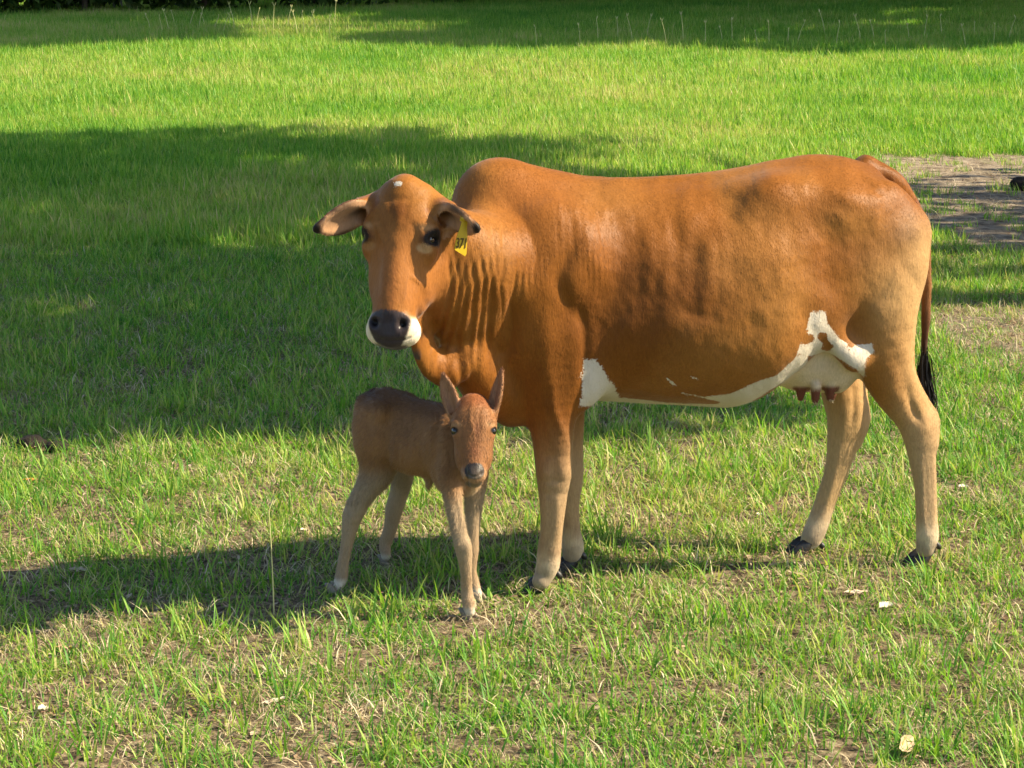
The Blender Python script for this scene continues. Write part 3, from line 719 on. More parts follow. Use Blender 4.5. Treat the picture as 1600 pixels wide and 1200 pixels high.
def lathe_ell(name, c, M, r, mat, nu=24, nv=16, fn=None, parent=None):
    """ellipsoid mesh with an optional profile change"""
    u = np.linspace(0, 2 * np.pi, nu, endpoint=False); v = np.linspace(0, np.pi, nv)
    Vl = np.array([[math.cos(b), math.sin(b) * math.cos(a), math.sin(b) * math.sin(a)] for b in v for a in u]) * r
    if fn is not None: Vl = fn(Vl)
    V = Vl @ M + c
    Q = [[i * nu + j, (i + 1) * nu + j, (i + 1) * nu + (j + 1) % nu, i * nu + (j + 1) % nu] for i in range(nv - 1) for j in range(nu)]
    return mesh_np(name, V, np.array(Q), mat, parent=parent)

M_hoof = simple_mat('hoof_horn', (.018, .016, .015), .45, .5, .0015, 90, .5)
M_claw_pale = simple_mat('pale_hoof_horn', (.20, .16, .11), .5, .4, .001, 90, .3)
M_eye, nt_, b_ = new_mat('eye'); b_.inputs['Base Color'].default_value = (.006, .004, .003, 1); b_.inputs['Roughness'].default_value = .06
b_.inputs['Coat Weight'].default_value = .6; b_.inputs['Coat Roughness'].default_value = .03
M_black_hair = simple_mat('black_tail_hair', (.012, .010, .009), .5, .4)
M_tag = simple_mat('yellow_plastic', (.50, .33, .008), .38, .5, .0006, 40, .08)
M_ink = simple_mat('black_ink', (.09, .05, .008), .6, .3)

def add_hoof(parent, toe, heel_dir, size, mat, spread):
    """two claws; toe = ground contact centre, heel_dir = horizontal direction pointing backwards"""
    f = -nrm(heel_dir); side = np.cross(f, Z)
    for sg in (-1, 1):
        n = 14; rings = []
        prof = [(0.0, 1.0, 0.0), (.35, .96, .012), (.7, .86, .028), (1.0, .72, .046)]
        V = []
        for zf, sc, back in prof:
            for i in range(n):
                a = 2 * math.pi * i / n; x, y = math.cos(a), math.sin(a)
                lx = (x * .66 if x > 0 else x * .30) * sc * size; ly = y * .26 * sc * size * (1 - .35 * max(0, x))
                V.append(toe + f * (lx - back * size / .09) + side * (ly + sg * spread) + Z * (zf * size * .72))
        V.append(toe - f * .046 * size / .09 + side * sg * spread + Z * size * .74)
        V = np.array(V); Q = [[k * n + i, k * n + (i + 1) % n, (k + 1) * n + (i + 1) % n, (k + 1) * n + i] for k in range(3) for i in range(n)]
        Tt = [[3 * n + i, 3 * n + (i + 1) % n, 4 * n] for i in range(n)]
        o = mesh_np('hoof', V, [np.array(Q), np.array(Tt)], mat); keep_world(o, parent)

def strands(name, root, pts_fn, n, mat, w, parent):
    Vs, Fs = [], []
    for i in range(n):
        c = pts_fn(i); m = len(c); d = np.gradient(c, axis=0); sd = np.cross(d, rng.normal(size=3)); sd /= np.linalg.norm(sd, axis=1, keepdims=True) + 1e-9
        tt = np.linspace(0, 1, m)[:, None]; ww = w * (1 - tt ** 2 * .9)
        b = sum(len(v) for v in Vs); Vs.append(np.vstack([c - sd * ww, c + sd * ww]))
        Fs += [[b + j, b + j + 1, b + m + j + 1, b + m + j] for j in range(m - 1)]
    o = mesh_np(name, np.vstack(Vs), np.array(Fs), mat)
    if parent: keep_world(o, parent)
    return o

cow_loc = tuple(B(.6, 0, 0))
def make_cow():
    root = empty('cow', cow_loc, 'large humped chestnut cow with white belly patches standing behind the small calf', 'cow')
    V, Q, H, E1, E2, tl = build_cow(.010 if DEV == 'lo' else .0065)
    Nn = vnormals(V, Q); S = Sculpt(V, Nn)
    cow_strokes(S, H)
    V = S.done(); Nn = vnormals(V, Q)
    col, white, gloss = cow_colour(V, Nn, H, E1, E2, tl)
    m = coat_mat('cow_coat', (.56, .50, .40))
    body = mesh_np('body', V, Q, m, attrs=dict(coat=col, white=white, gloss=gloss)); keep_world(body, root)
    flow = np.tile(U * .45 - Z * .8, (len(V), 1)); px, py = proj(V); hdm = (px < 705) & (V[:, 1] < 7.08) & (V[:, 2] > .86); flow[hdm] = H.l
    lum = col.sum(1); okk = (lum > .16) & (gloss < .3) & (V[:, 2] > .07) & ~((col[:, 0] > .45) & (white < .3) & (V[:, 2] > .5) & (px > 1180))
    ln = np.where(hdm, .006, .009) * np.where(white > .5, 1.2, 1)
    if DEV != 'lo': fur(root, V, Nn, col, white, okk & (Nn[:, 1] < .45), 230000, ln, .0013, flow, m, .18)
    for sg in (1, -1):
        e = lathe_ell('eye', H.p(.167, -.052, .098 * sg), H.M, (.0225, .0225, .0225), M_eye); keep_world(e, root)
    # hooves
    fd = -U
    add_hoof(root, G(837, 922) + [0, 0, -.004], U * .9 + T * .3, .080, M_hoof, .022)
    add_hoof(root, G(884, 890) + [0, 0, -.004], U, .075, M_hoof, .021)
    add_hoof(root, G(1433, 881) + [0, 0, -.004], U, .078, M_hoof, .022)
    add_hoof(root, G(1248, 863) + [0, 0, -.004], U * .95, .078, M_hoof, .022)
    for px, py, Y in ((873, 898, 7.25), (911, 868, 7.52), (1465, 852, 7.58), (1285, 853, 7.74)):
        d = lathe_ell('dewclaw', P(px, py, Y), np.array([nrm(-Z * .8 + U * .6), T, nrm(U * .8 + Z * .6)]), (.019, .012, .011), M_hoof, 12, 8); keep_world(d, root)
    # tail switch
    c0 = P(1443, 575, 7.77)
    def sw(i):
        a = rng.normal(size=3) * .010
        long = i % 14 == 0
        e = P(1457 + rng.normal() * 3, (735 if long else 648) + rng.normal() * 14, 7.76) if not long else P(1466 + rng.normal() * 2, 730 + rng.normal() * 15, 7.73)
        st_ = P(1445, 545 + rng.uniform(0, 50), 7.775) + a * .8
        return bez(st_, P(1441, 600, 7.77) + a * 1.6, P(1452, 630, 7.765) + a * 1.5, e + a * .3, 9)
    strands('tail_switch', c0, sw, 420, M_black_hair, .0014, root)
    # ear tag
    make_tag(root)
    return root

def make_tag(root):
    # outline in the tag's own plane (metres), neck at the top
    o = P(724, 352, 6.87); up = nrm(np.array([.12, .05, 1.0])); rt = nrm(np.array([.86, .50, -.08])); rt = nrm(rt - up * (rt @ up)); nn = np.cross(rt, up)
    pts = [(-.013, .030), (.010, .032), (.013, .028), (.013, -.005), (.019, -.040), (.022, -.088), (.018, -.096), (-.020, -.078), (-.022, -.070), (-.018, -.035), (-.009, -.002), (-.007, .010), (-.014, .013)]
    n = len(pts); t = .0016
    V = [o + rt * a + up * b + nn * t for a, b in pts] + [o + rt * a + up * b + nn * -t for a, b in pts]
    me = bpy.data.meshes.new('ear_tag')
    me.from_pydata([tuple(v) for v in V], [], [tuple(range(n)), tuple(range(2 * n - 1, n - 1, -1))] + [(i, i + n, (i + 1) % n + n, (i + 1) % n) for i in range(n)])
    me.materials.append(M_tag); tg = link(bpy.data.objects.new('ear_tag', me)); keep_world(tg, root)
    tg['label'] = 'yellow numbered plastic ear tag'
    cu = bpy.data.curves.new('tag_number', 'FONT'); cu.body = '371'; cu.size = .044; cu.extrude = .0006; cu.align_x = 'CENTER'; cu.offset = .0005
    to = bpy.data.objects.new('tmp', cu); SC.collection.objects.link(to)
    dg = bpy.context.evaluated_depsgraph_get(); mm = bpy.data.meshes.new_from_object(to.evaluated_get(dg))
    bpy.data.objects.remove(to); mm.name = 'tag_number'; mm.materials.clear(); mm.materials.append(M_ink)
    to = link(bpy.data.objects.new('tag_number', mm))
    pos = o + rt * .000 + up * (-.070) + nn * .0030
    Mx = Matrix(((rt[0], up[0], nn[0], pos[0]), (rt[1], up[1], nn[1], pos[1]), (rt[2], up[2], nn[2], pos[2]), (0, 0, 0, 1)))
    Sc = Matrix.Diagonal((.62, 1.0, 1, 1))
    mm.transform(Mx @ Sc); to.parent = tg
    st_ = lathe_ell('tag_stud', o + rt * -.004 + up * .022 + nn * .004, np.array([nn, rt, up]), (.004, .009, .009), M_tag, 12, 8)
    st_.parent = tg

def cow_strokes(S, H):
    b, l = S.bump, S.line
    # flank hollows, ribs, hip
    b(1150, 325, 16, 40, -3, 20)
    b(1180, 275, 90, 25, 8, -6); b(1325, 328, 34, 13, -4, 30); b(1310, 305, 40, 14, 3, 20)
    b(1420, 355, 26, 26, 7); b(1395, 400, 24, 22, -5)
    b(1085, 400, 16, 34, -6, 15); b(1055, 430, 14, 26, -6, 20); b(1140, 420, 22, 20, -6, 20); b(1110, 395, 18, 40, 4, 15)
    b(1060, 370, 14, 30, -5, -20); b(1075, 340, 16, 30, 4, -20); b(1095, 520, 45, 30, 6, -20); b(1085, 490, 40, 12, -4, 20)
    b(1200, 420, 50, 60, 5); b(1290, 430, 45, 40, -6, 60); b(1315, 440, 20, 50, -4, 30); b(1375, 470, 50, 60, 6)
    b(1320, 545, 40, 30, -8, 30); b(1265, 480, 20, 40, -6)
    for i, (x0, y0) in enumerate(((990, 330), (1020, 325), (1048, 325), (1080, 330), (1112, 340))):
        l([(x0, y0), (x0 + 10, y0 + 80), (x0 + 4, y0 + 170)], 9, -1.1)
        l([(x0 + 15, y0), (x0 + 24, y0 + 80), (x0 + 18, y0 + 170)], 9, .9)
    # spine groove near the back
    l([(980, 288), (1060, 281), (1120, 270)], 6, -3)
    # shoulder outline and the fold behind it
    l([(880, 300), (895, 380), (872, 430), (885, 470), (905, 500)], 12, -8)
    l([(905, 330), (925, 400), (955, 440)], 16, 5); b(930, 400, 34, 60, 8, 10); b(900, 455, 20, 28, 7, 20)
    for x in (868, 880, 893, 906, 918, 934, 950):
        l([(x, 300 + (x - 860) * .2), (x + 3, 360), (x + 5, 420)], 2.6, -1.1)
    b(845, 520, 34, 60, 9, -5); b(880, 560, 20, 50, -5); l([(905, 470), (914, 540), (908, 620)], 8, -8)
    # neck folds
    fold = [((700, 400), (705, 450), (690, 510), (672, 545)), ((712, 400), (718, 455), (705, 515), (688, 560)), ((722, 405), (728, 460), (716, 520), (700, 575)),
            ((735, 400), (743, 450), (734, 520), (722, 590)), ((748, 390), (757, 440), (750, 500), (742, 560)), ((762, 400), (768, 450), (762, 520), (764, 585))]
    for i, f in enumerate(fold):
        l(f, 4.2, -4.5); l([(x + 7, y + 3) for x, y in f], 4.5, 3.5)
    fine = [((706, 372), (711, 410), (703, 470)), ((728, 470), (722, 520), (712, 560)), ((742, 460), (738, 520), (732, 570)), ((779, 430), (784, 480), (778, 540)), ((793, 440), (800, 500), (790, 560)),
            ((812, 400), (806, 440), (800, 480)), ((821, 395), (817, 430), (812, 470)), ((829, 390), (826, 420), (824, 450)), ((838, 390), (836, 415), (833, 440)), ((768, 340), (772, 380), (776, 430)), ((785, 345), (786, 400), (784, 440))]
    for f in fine: l(f, 2.6, -3)
    l([(812, 420), (800, 480), (797, 540), (775, 555)], 10, -11); l([(790, 440), (782, 500), (775, 545)], 12, 9)
    l([(660, 455), (672, 500), (660, 530)], 6, -5); l([(716, 520), (717, 560), (720, 598)], 5, -9); b(748, 560, 22, 40, 6)
    b(850, 590, 16, 26, 6); l([(862, 590), (866, 640), (884, 690), (886, 730)], 7, 5); l([(838, 620), (848, 680), (850, 730)], 7, -3)
    b(875, 700, 10, 26, 5); b(862, 752, 26, 6, -3)
    xl = 668 + 34 * sstep(560, 380, S.py) ; u = S.px - xl
    ph = u / 12 + 1.2 * fbm(u / 45, S.py / 420, 77, 2); rid = 1 - np.abs(np.sin(np.pi * ph)) ** .7
    mk = sstep(-4, 10, u) * sstep(112, 70, u) * sstep(372, 420, S.py) * sstep(600, 560, S.py) * (S.px > 655)
    S.d -= .0048 * rid * mk * (.35 + .9 * fbm(u / 22, S.py / 60, 79)) * S.face
    u2 = S.px - .05 * (S.py - 350); ph = u2 / 8.5 + 1.2 * fbm(u2 / 30, S.py / 400, 81, 2); rid = 1 - np.abs(np.sin(np.pi * ph)) ** .8
    mk = (sstep(775, 800, u2) * sstep(965, 930, u2) * sstep(290, 330, S.py) * sstep(470, 410, S.py)) * sstep(.35, .6, fbm(u2 / 40, S.py / 70, 83))
    S.d -= .0022 * rid * mk * S.face
    S.d += (.0090 * (fbm(S.px / 30, S.py / 42, 85, 3) - .5) + .0155 * (fbm(S.px / 70 + S.py / 160, S.py / 80, 86, 2) - .5)) * S.face * sstep(860, 940, S.px) * sstep(760, 640, S.py)
    # tendons of the legs
    l([(858, 770), (857, 820), (852, 860)], 3.5, -2.5); l([(872, 765), (871, 820), (867, 860)], 5, 3); l([(895, 770), (897, 830)], 3, -2); l([(1447, 720), (1448, 770), (1450, 830)], 3.5, -2.5); l([(1438, 700), (1440, 770), (1441, 830)], 4, 2.5)
    l([(1296, 720), (1284, 780), (1270, 820)], 4, -2.5); l([(1312, 700), (1300, 760), (1285, 815)], 4, 2.5); b(850, 738, 10, 16, 5); b(880, 740, 9, 18, 5); b(866, 738, 8, 22, -3); b(866, 712, 18, 7, -3); b(864, 772, 20, 8, -4); b(857, 858, 12, 9, 3); b(1448, 838, 12, 9, 3); b(888, 745, 9, 16, 3)
    # hump
    b(760, 270, 22, 16, 4); b(835, 300, 40, 30, 3)
    # head: brow crease, nasal bridge, cheek vein, mouth
    l([(583, 345), (592, 362), (602, 385)], 4, 4); l([(590, 335), (600, 362), (612, 390)], 4, -3); l([(577, 340), (585, 365), (590, 400)], 4, -5)
    b(622, 335, 18, 30, 4); b(640, 400, 12, 40, -4); l([(702, 345), (694, 400), (674, 450)], 8, 4); l([(640, 345), (650, 365), (648, 392)], 6, -4); l([(604, 300), (612, 330), (614, 360)], 5, -2); l([(640, 300), (634, 330), (630, 360)], 5, -2); b(625, 285, 20, 8, 3); l([(596, 296), (600, 310), (650, 310), (664, 298)], 6, -3); b(592, 420, 8, 40, -5); b(655, 440, 10, 30, -4)
    l([(640, 430), (650, 436), (664, 444)], 3.2, 3); l([(637, 425), (634, 455), (630, 475)], 4, 2.5); l([(600, 400), (598, 440), (600, 475)], 6, 4)
    l([(655, 350), (672, 352), (686, 362)], 4, 4); l([(657, 378), (668, 386), (684, 382)], 3.5, 3)
    l([(556, 350), (565, 346), (574, 352)], 4, 3.5)
    l([(576, 522), (592, 530), (612, 533), (640, 529), (657, 517)], 2.0, -4)
    l([(611, 488), (611, 505), (612, 520)], 2.4, -2.2); l([(580, 500), (586, 494), (597, 497), (599, 508)], 2.4, 2.2); l([(641, 498), (634, 492), (624, 495), (621, 506)], 2.4, 2.2); b(612, 525, 20, 4, 2)
    # near hind leg: tendon groove, hock
    l([(1418, 600), (1428, 640), (1440, 662)], 7, -9); b(1448, 668, 12, 14, 4); l([(1395, 600), (1405, 640), (1420, 690)], 10, 3)
    l([(1452, 700), (1455, 770), (1452, 830)], 4, -2.5); l([(1333, 600), (1334, 640), (1330, 668)], 5, -6); l([(1310, 600), (1318, 650), (1312, 690)], 8, 3)
    b(1380, 560, 30, 40, -4); l([(1345, 470), (1350, 520), (1370, 560)], 14, -4)
    l([(1340, 275), (1370, 300), (1378, 306)], 5, -4); l([(1355, 268), (1375, 280), (1385, 296)], 3, -2.5); l([(1366, 265), (1384, 278), (1392, 290)], 3, -2)
    # veins on the belly
    l([(1120, 560), (1180, 585), (1230, 560)], 7, 2.5); l([(960, 600), (1040, 618), (1120, 620)], 5, 2)

def cow_colour(V, Nn, H, E1, E2, tl):
    px, py = proj(V); n = len(V)
    q = V - FRONT; s = q @ U; t = q @ T; z = V[:, 2]
    L = H.local(V); l, h, c = L[:, 0], L[:, 1], L[:, 2]
    nz = fbm(s * 3 + 5, z * 3 + t * 2, 3); nf = fbm(s * 14 + t * 9, z * 14, 9)
    base = np.array([.208, .073, .0100]); dark = np.array([.105, .033, .0055]); tan = np.array([.31, .140, .032]); cream = np.array([.44, .29, .13]); pale = np.array([.36, .245, .135])
    C = np.tile(base, (n, 1))
    def mix(w, col):
        nonlocal C
        w = np.clip(w, 0, 1)[:, None]; C = C * (1 - w) + np.asarray(col) * w
    mix(sstep(.5, .75, nz) * .5, dark); mix(sstep(.48, .22, nz) * .45, tan)
    mix(sstep(1.22, .75, z) * .30 * sstep(.3, .6, s) , tan)
    # paler buttock and thigh
    g = lambda x, y, rx, ry: np.exp(-((px - x) / rx) ** 2 - ((py - y) / ry) ** 2)
    mix((g(1395, 470, 70, 90) + .7 * g(1330, 350, 60, 30)) * .8, tan); mix(g(1400, 470, 45, 75) * .5, cream); mix(sstep(1.06, 1.22, s) * sstep(1.3, 1.15, z) * .6, cream)
    mix(.5 * g(1180, 540, 60, 60) + .4 * g(1230, 480, 40, 60) + .45 * g(1120, 420, 50, 40), tan); mix(.5 * g(1090, 450, 35, 60) + .4 * g(1310, 500, 40, 50), dark)
    mix(.35 * g(950, 310, 60, 40), tan)
    mix(g(1418, 365, 22, 16) * .45, [.20, .12, .07]); mix(g(1290, 440, 30, 50) * .25, dark)
    # shade on the lower ribs, painted into the coat
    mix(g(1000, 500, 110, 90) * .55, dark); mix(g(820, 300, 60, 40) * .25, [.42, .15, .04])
    # underside and chest paler
    mix(sstep(-.55, -.95, Nn[:, 2]) * sstep(.5, .9, z) * .5, tan)
    # legs: tan to cream below the knee and hock
    lg = sstep(.66, .34, z) * (z < .75)
    mix(lg * .88, pale); inner = ((t < -.02) & (z < .72) & (s > .8))
    mix(sstep(.72, .6, z) * inner * .55, cream); mix(sstep(.20, .08, z) * .6, [.60, .50, .36])
    mix(sstep(.12, .075, z) * .5 * sstep(.4, .6, nf), [.10, .07, .05])
    mix(np.exp(-((z - .16) / .04) ** 2) * sstep(.35, .65, nf) * .35, [.20, .10, .05])
    # head
    hd = (h > -.26) & (np.abs(c) < .2) & (l > -.08) & (l < .6) & (V[:, 1] < 7.05) & (px < 702)
    w = lambda cond: cond * hd
    mix(w(sstep(.02, .2, l) * sstep(.45, .38, l)) * .25, [.34, .115, .035])
    mix(w(np.exp(-((l - .09) / .07) ** 2 - (c / .07) ** 2)) * (.2 + .5 * sstep(.4, .7, nf)), dark); mix(w(sstep(.16, .30, l) * sstep(.045, .02, np.abs(c + .012)) * .35), [.24, .085, .03])
    mz = sstep(.425, .455, l + .30 * np.abs(c) - .04 * nf)
    mz = mz * sstep(-.19, -.155, h) * sstep(.13, .11, np.abs(c))
    mix(w(mz), [.70, .60, .44])
    nose = sstep(1.06, .98, (np.abs((l - .482) / .062) ** 2.6 + np.abs(c / (.077 - .34 * (l - .45))) ** 2.6) ** (1 / 2.6)) * sstep(-.112, -.098, h)
    mix(w(nose), [.045, .034, .034]); nost = 1.2 * np.exp(-((l - .460) / .015) ** 2 - ((np.abs(c) - .050) / .013) ** 2)
    mix(w(sstep(.5, .53, l) * sstep(-.05, -.07, h) * sstep(.062, .05, np.abs(c)) * .9), [.05, .04, .035]); mix(w(nost), [.004, .003, .003])
    de = np.sqrt(((l - .168 - .25 * (.10 - np.abs(c))) / .034) ** 2 + ((np.abs(c) - .122) / .057) ** 2 + ((h + .05) / .06) ** 2)
    mix(w(sstep(1.2, .7, np.sqrt(((l - .202) / .016) ** 2 + ((np.abs(c) - .096) / .026) ** 2)) * np.where(c > 0, .65, .2)), [.50, .33, .16])  # pale patch under each eye, left one fainter: its shade is painted in
    mix(w(np.exp(-((l - .134) / .012) ** 2 - ((np.abs(c) - .105) / .03) ** 2) * .35), [.55, .34, .16])
    mix(w(sstep(1.05, .8, de)), [.012, .009, .008])
    # ears: pale pink inside, dark rim and tip
    for (bs, ax, op, wd, Le) in (E1, E2):
        r = V - bs; a = (r @ ax) / Le; u = (r @ wd) / .05; o_ = (r @ op)
        inside = (a > -.05) & (a < 1.15) & (np.abs(u) < 1.3) & (np.abs(o_) < .05)
        fc = sstep(-.1, .35, Nn @ op)
        mix(inside * fc * sstep(.1, .3, a) * .85, [.46, .27, .15]); mix(inside * fc * np.exp(-((u) / .3) ** 2) * sstep(.6, .2, a) * .8, [.05, .03, .02])
        mix(inside * (1 - fc) * .5, [.16, .055, .018]); mix(inside * sstep(.84, .97, a), [.02, .014, .01]); mix(inside * sstep(.75, .98, np.abs(u)) * .75 * sstep(.2, .5, a), [.03, .02, .014])
    # udder and teats
    ud = sstep(1.15, .98, np.linalg.norm(((V - P(1268, 560, 7.58)) @ BM.T) / np.array([.20, .16, .15]), axis=1))
    belowf = (px < 1350) & (t < .20)
    mix(ud * belowf, [.52, .41, .27])
    tz = 0
    for a, b_, Y in ((1252, 612, 7.50), (1275, 617, 7.46), (1297, 612, 7.50), (1300, 612, 7.62)):
        tz = tz + sstep(.036, .026, np.linalg.norm((V - P(a, b_ + 10, Y)) * [1, 1, 0], axis=1)) * sstep(.026, .008, z - P(a, b_ - 2, Y)[2])
    mix(np.clip(tz, 0, 1), [.15, .050, .030])
    # tail darkens downwards
    tlp = np.array([P(a, b_, Y) for a, b_, Y, r in tl[2:]]); td = np.min([np.linalg.norm(V - (tlp[i] + (tlp[i + 1] - tlp[i]) * f), axis=1) for i in range(len(tlp) - 1) for f in np.linspace(0, 1, 6)], axis=0)
    tw = sstep(.034, .026, td)
    mix(tw * .75, [.15, .045, .012]); mix(tw * sstep(440, 560, py), [.03, .015, .010])
    # white hair
    W = np.zeros(n); near = (t > -.05)
    def wp(pts, wd=13, a=1): 
        nonlocal W; W = np.maximum(W, a * poly_soft(px, py, pts, wd) * near)
    wp([(912, 560), (932, 562), (948, 585), (958, 600), (968, 622), (940, 630), (908, 632)])
    wp([(905, 622), (960, 620), (1040, 628), (1130, 634), (1130, 646), (1040, 642), (905, 634)], 4, .8)
    wp([(1065, 614), (1100, 620), (1140, 616), (1175, 600), (1215, 585), (1245, 556), (1262, 552), (1262, 575), (1215, 602), (1160, 636), (1110, 645), (1125, 628)], 5)
    wp([(1038, 589), (1044, 590), (1058, 602), (1050, 602)], 3, .75); wp([(1078, 586), (1092, 590), (1090, 594), (1078, 590)], 3, .6)
    wp([(1268, 483), (1290, 487), (1293, 505), (1310, 528), (1330, 540), (1362, 536), (1366, 548), (1352, 562), (1350, 590), (1335, 575), (1300, 553), (1262, 556), (1245, 552), (1258, 520)], 5)
    fl = g(1285, 525, 55, 45); W = W * (1 - fl * sstep(.56, .64, fbm(px / 13, py / 16, 91, 3)))
    W = np.maximum(W, ((t > -.3) & (z < .63) & (Nn[:, 2] < -.5) & (s > .1) & (s < 1.0)) * .62)
    W = np.maximum(W, np.exp(-((px - 622) / 8) ** 2 - ((py - 287) / 5) ** 2) * (V[:, 1] < 7.1))
    W = np.maximum(W, poly_soft(px, py, [(783, 652), (800, 650), (825, 640), (826, 655), (785, 668)], 4) * .8 * (t < .12))
    W = np.where(ud > .6, 0, W)
    # the shoulder blaze
    gloss = w(nose) * 1.0
    return C, W, gloss

#%%CALF
def build_calf(h):
    F = Field((-.80, 6.60, -.02), (.12, 7.85, .88), h)
    hf = (G(733, 968) + G(747, 937)) / 2; hr = (G(525, 928) + G(605, 880)) / 2
    hf = hf * [1, 1, 0]; hr = hr * [1, 1, 0]
    u = nrm(hr - hf); t = np.array([u[1], -u[0], 0])       # t towards the camera
    if t[1] > 0: t = -t
    Bc = lambda s, tt, z: hf + u * s + t * tt + Z * z
    M = np.array([u, t, Z])
    F.chain([Bc(.10, 0, .535), Bc(.17, 0, .540), Bc(.27, 0, .530), Bc(.37, 0, .55), Bc(.42, 0, .565)], [.096, .110, .113, .107, .096], k=.03, w=t, q=.78)
    F.chain([Bc(.08, 0, .625), Bc(.25, 0, .632), Bc(.40, 0, .648)], [.045, .04, .042], k=.05)
    for sg in (1, -1):
        F.ell(Bc(.41, .055 * sg, .54), (.075, .05, .12), k=.04, M=M); F.ell(Bc(.36, .065 * sg, .635), (.04, .03, .03), k=.04, M=M)
        F.ell(Bc(.075, .050 * sg, .52), (.055, .035, .12), k=.03, M=M); F.ell(Bc(.465, .035 * sg, .625), (.025, .03, .04), k=.03, M=M)
    # neck
    H = Head(head_frame(P(741, 624, 6.92), R(4), R(24), R(-1)), 1.0)
    F.chain([Bc(.10, 0, .57), Bc(.0, 0, .59), P(735, 650, 6.99)], [.09, .068, .05], k=.04, w=t, q=.9)
    F.chain([Bc(.07, 0, .46), P(728, 745, 7.10), P(738, 705, 6.99)], [.075, .055, .040], k=.04, w=t, q=.9)
    E = lambda l, hh, c, r, k=.018, sub=False: F.ell(H.p(l, hh, c), r, k=k, M=H.M, sub=sub)
    E(.062, -.058, 0, (.075, .058, .070)); E(.075, -.032, 0, (.07, .034, .056), .02); E(.0, -.06, 0, (.03, .035, .04), .03)
    for sg in (1, -1):
        E(.088, -.036, .053 * sg, (.028, .020, .019), .018); E(.15, -.07, .036 * sg, (.07, .045, .026), .03)
    F.chain([H.p(.09, -.048, 0), H.p(.16, -.040, 0), H.p(.215, -.038, 0)], [.052, .040, .034], k=.02, w=H.h, q=.85)
    F.chain([H.p(.09, -.095, 0), H.p(.16, -.09, 0), H.p(.235, -.062, 0)], [.038, .034, .024], k=.025)
    E(.232, -.038, 0, (.030, .033, .040), .015); E(.240, -.028, 0, (.022, .025, .032), .01); E(.253, -.062, 0, (.018, .022, .027), .012)
    for sg in (1, -1):
        E(.236, -.001, .021 * sg, (.0075, .010, .006), .005, True); E(.096, -.026, .0665 * sg, (.011, .013, .010), .006, True)
    e1 = ear(F, H.p(.045, -.065, -.058), P(692, 584, 6.98), (-.25, -.9, .1), .054, .0075, k=.015)
    e2 = ear(F, H.p(.045, -.065, .058), P(784, 578, 6.98), (-.75, -.55, .1), .052, .0075, k=.015)
    def cl(pts, q=.85, k=.03):
        F.chain([P(a, b, Y) for a, b, Y, r in pts], [p[3] * (.93 if p[3] < .06 else 1) for p in pts], k=k, w=t, q=q)
    Yn = G(733, 966)[1]; Yf = G(747, 937)[1]; Yh = G(525, 926)[1]; Yg = G(605, 880)[1]
    cl([(706, 700, 7.08, .056), (704, 745, 7.04, .044), (709, 790, 7.01, .030), (717, 832, 6.99, .028), (724, 856, 6.98, .031), (728, 890, 6.98, .022), (729, 920, 6.99, .021), (732, 942, 6.98, .024), (734, 956, 6.97, .019)], .9)
    cl([(745, 700, 7.20, .055), (743, 745, 7.21, .046), (740, 790, 7.21, .033), (737, 835, 7.20, .028), (736, 860, 7.20, .028), (736, 890, 7.20, .020), (740, 912, 7.20, .022), (746, 928, 7.18, .018)], .9)
    cl([(592, 690, 7.36, .085), (590, 730, 7.33, .068), (575, 760, 7.32, .050), (558, 790, 7.32, .040), (549, 812, 7.32, .037), (543, 845, 7.31, .026), (537, 875, 7.30, .023), (533, 903, 7.29, .026), (527, 918, 7.27, .020)], .75)
    F.chain([P(560, 775, 7.34), P(546, 800, 7.35), P(548, 822, 7.34)], [.014, .016, .014], k=.02)
    cl([(625, 690, 7.56, .075), (628, 735, 7.58, .052), (625, 765, 7.60, .040), (616, 795, 7.60, .036), (610, 825, 7.60, .028), (602, 850, 7.60, .025), (603, 868, 7.58, .021)], .8)
    # tail held against the rump, tail head, navel
    F.chain([P(584, 616, 7.46), P(571, 628, 7.50), P(566, 660, 7.53), P(568, 700, 7.51), P(574, 740, 7.49)], [.020, .017, .013, .011, .008], k=.015)
    F.chain([P(672, 745, 7.20), P(670, 762, 7.20)], [.02, .006], k=.02, steps=1)
    V, Q = F.surface(); V = smooth_mesh(V, Q, 2)
    return V, Q, H, e1, e2, (hf, u, t)

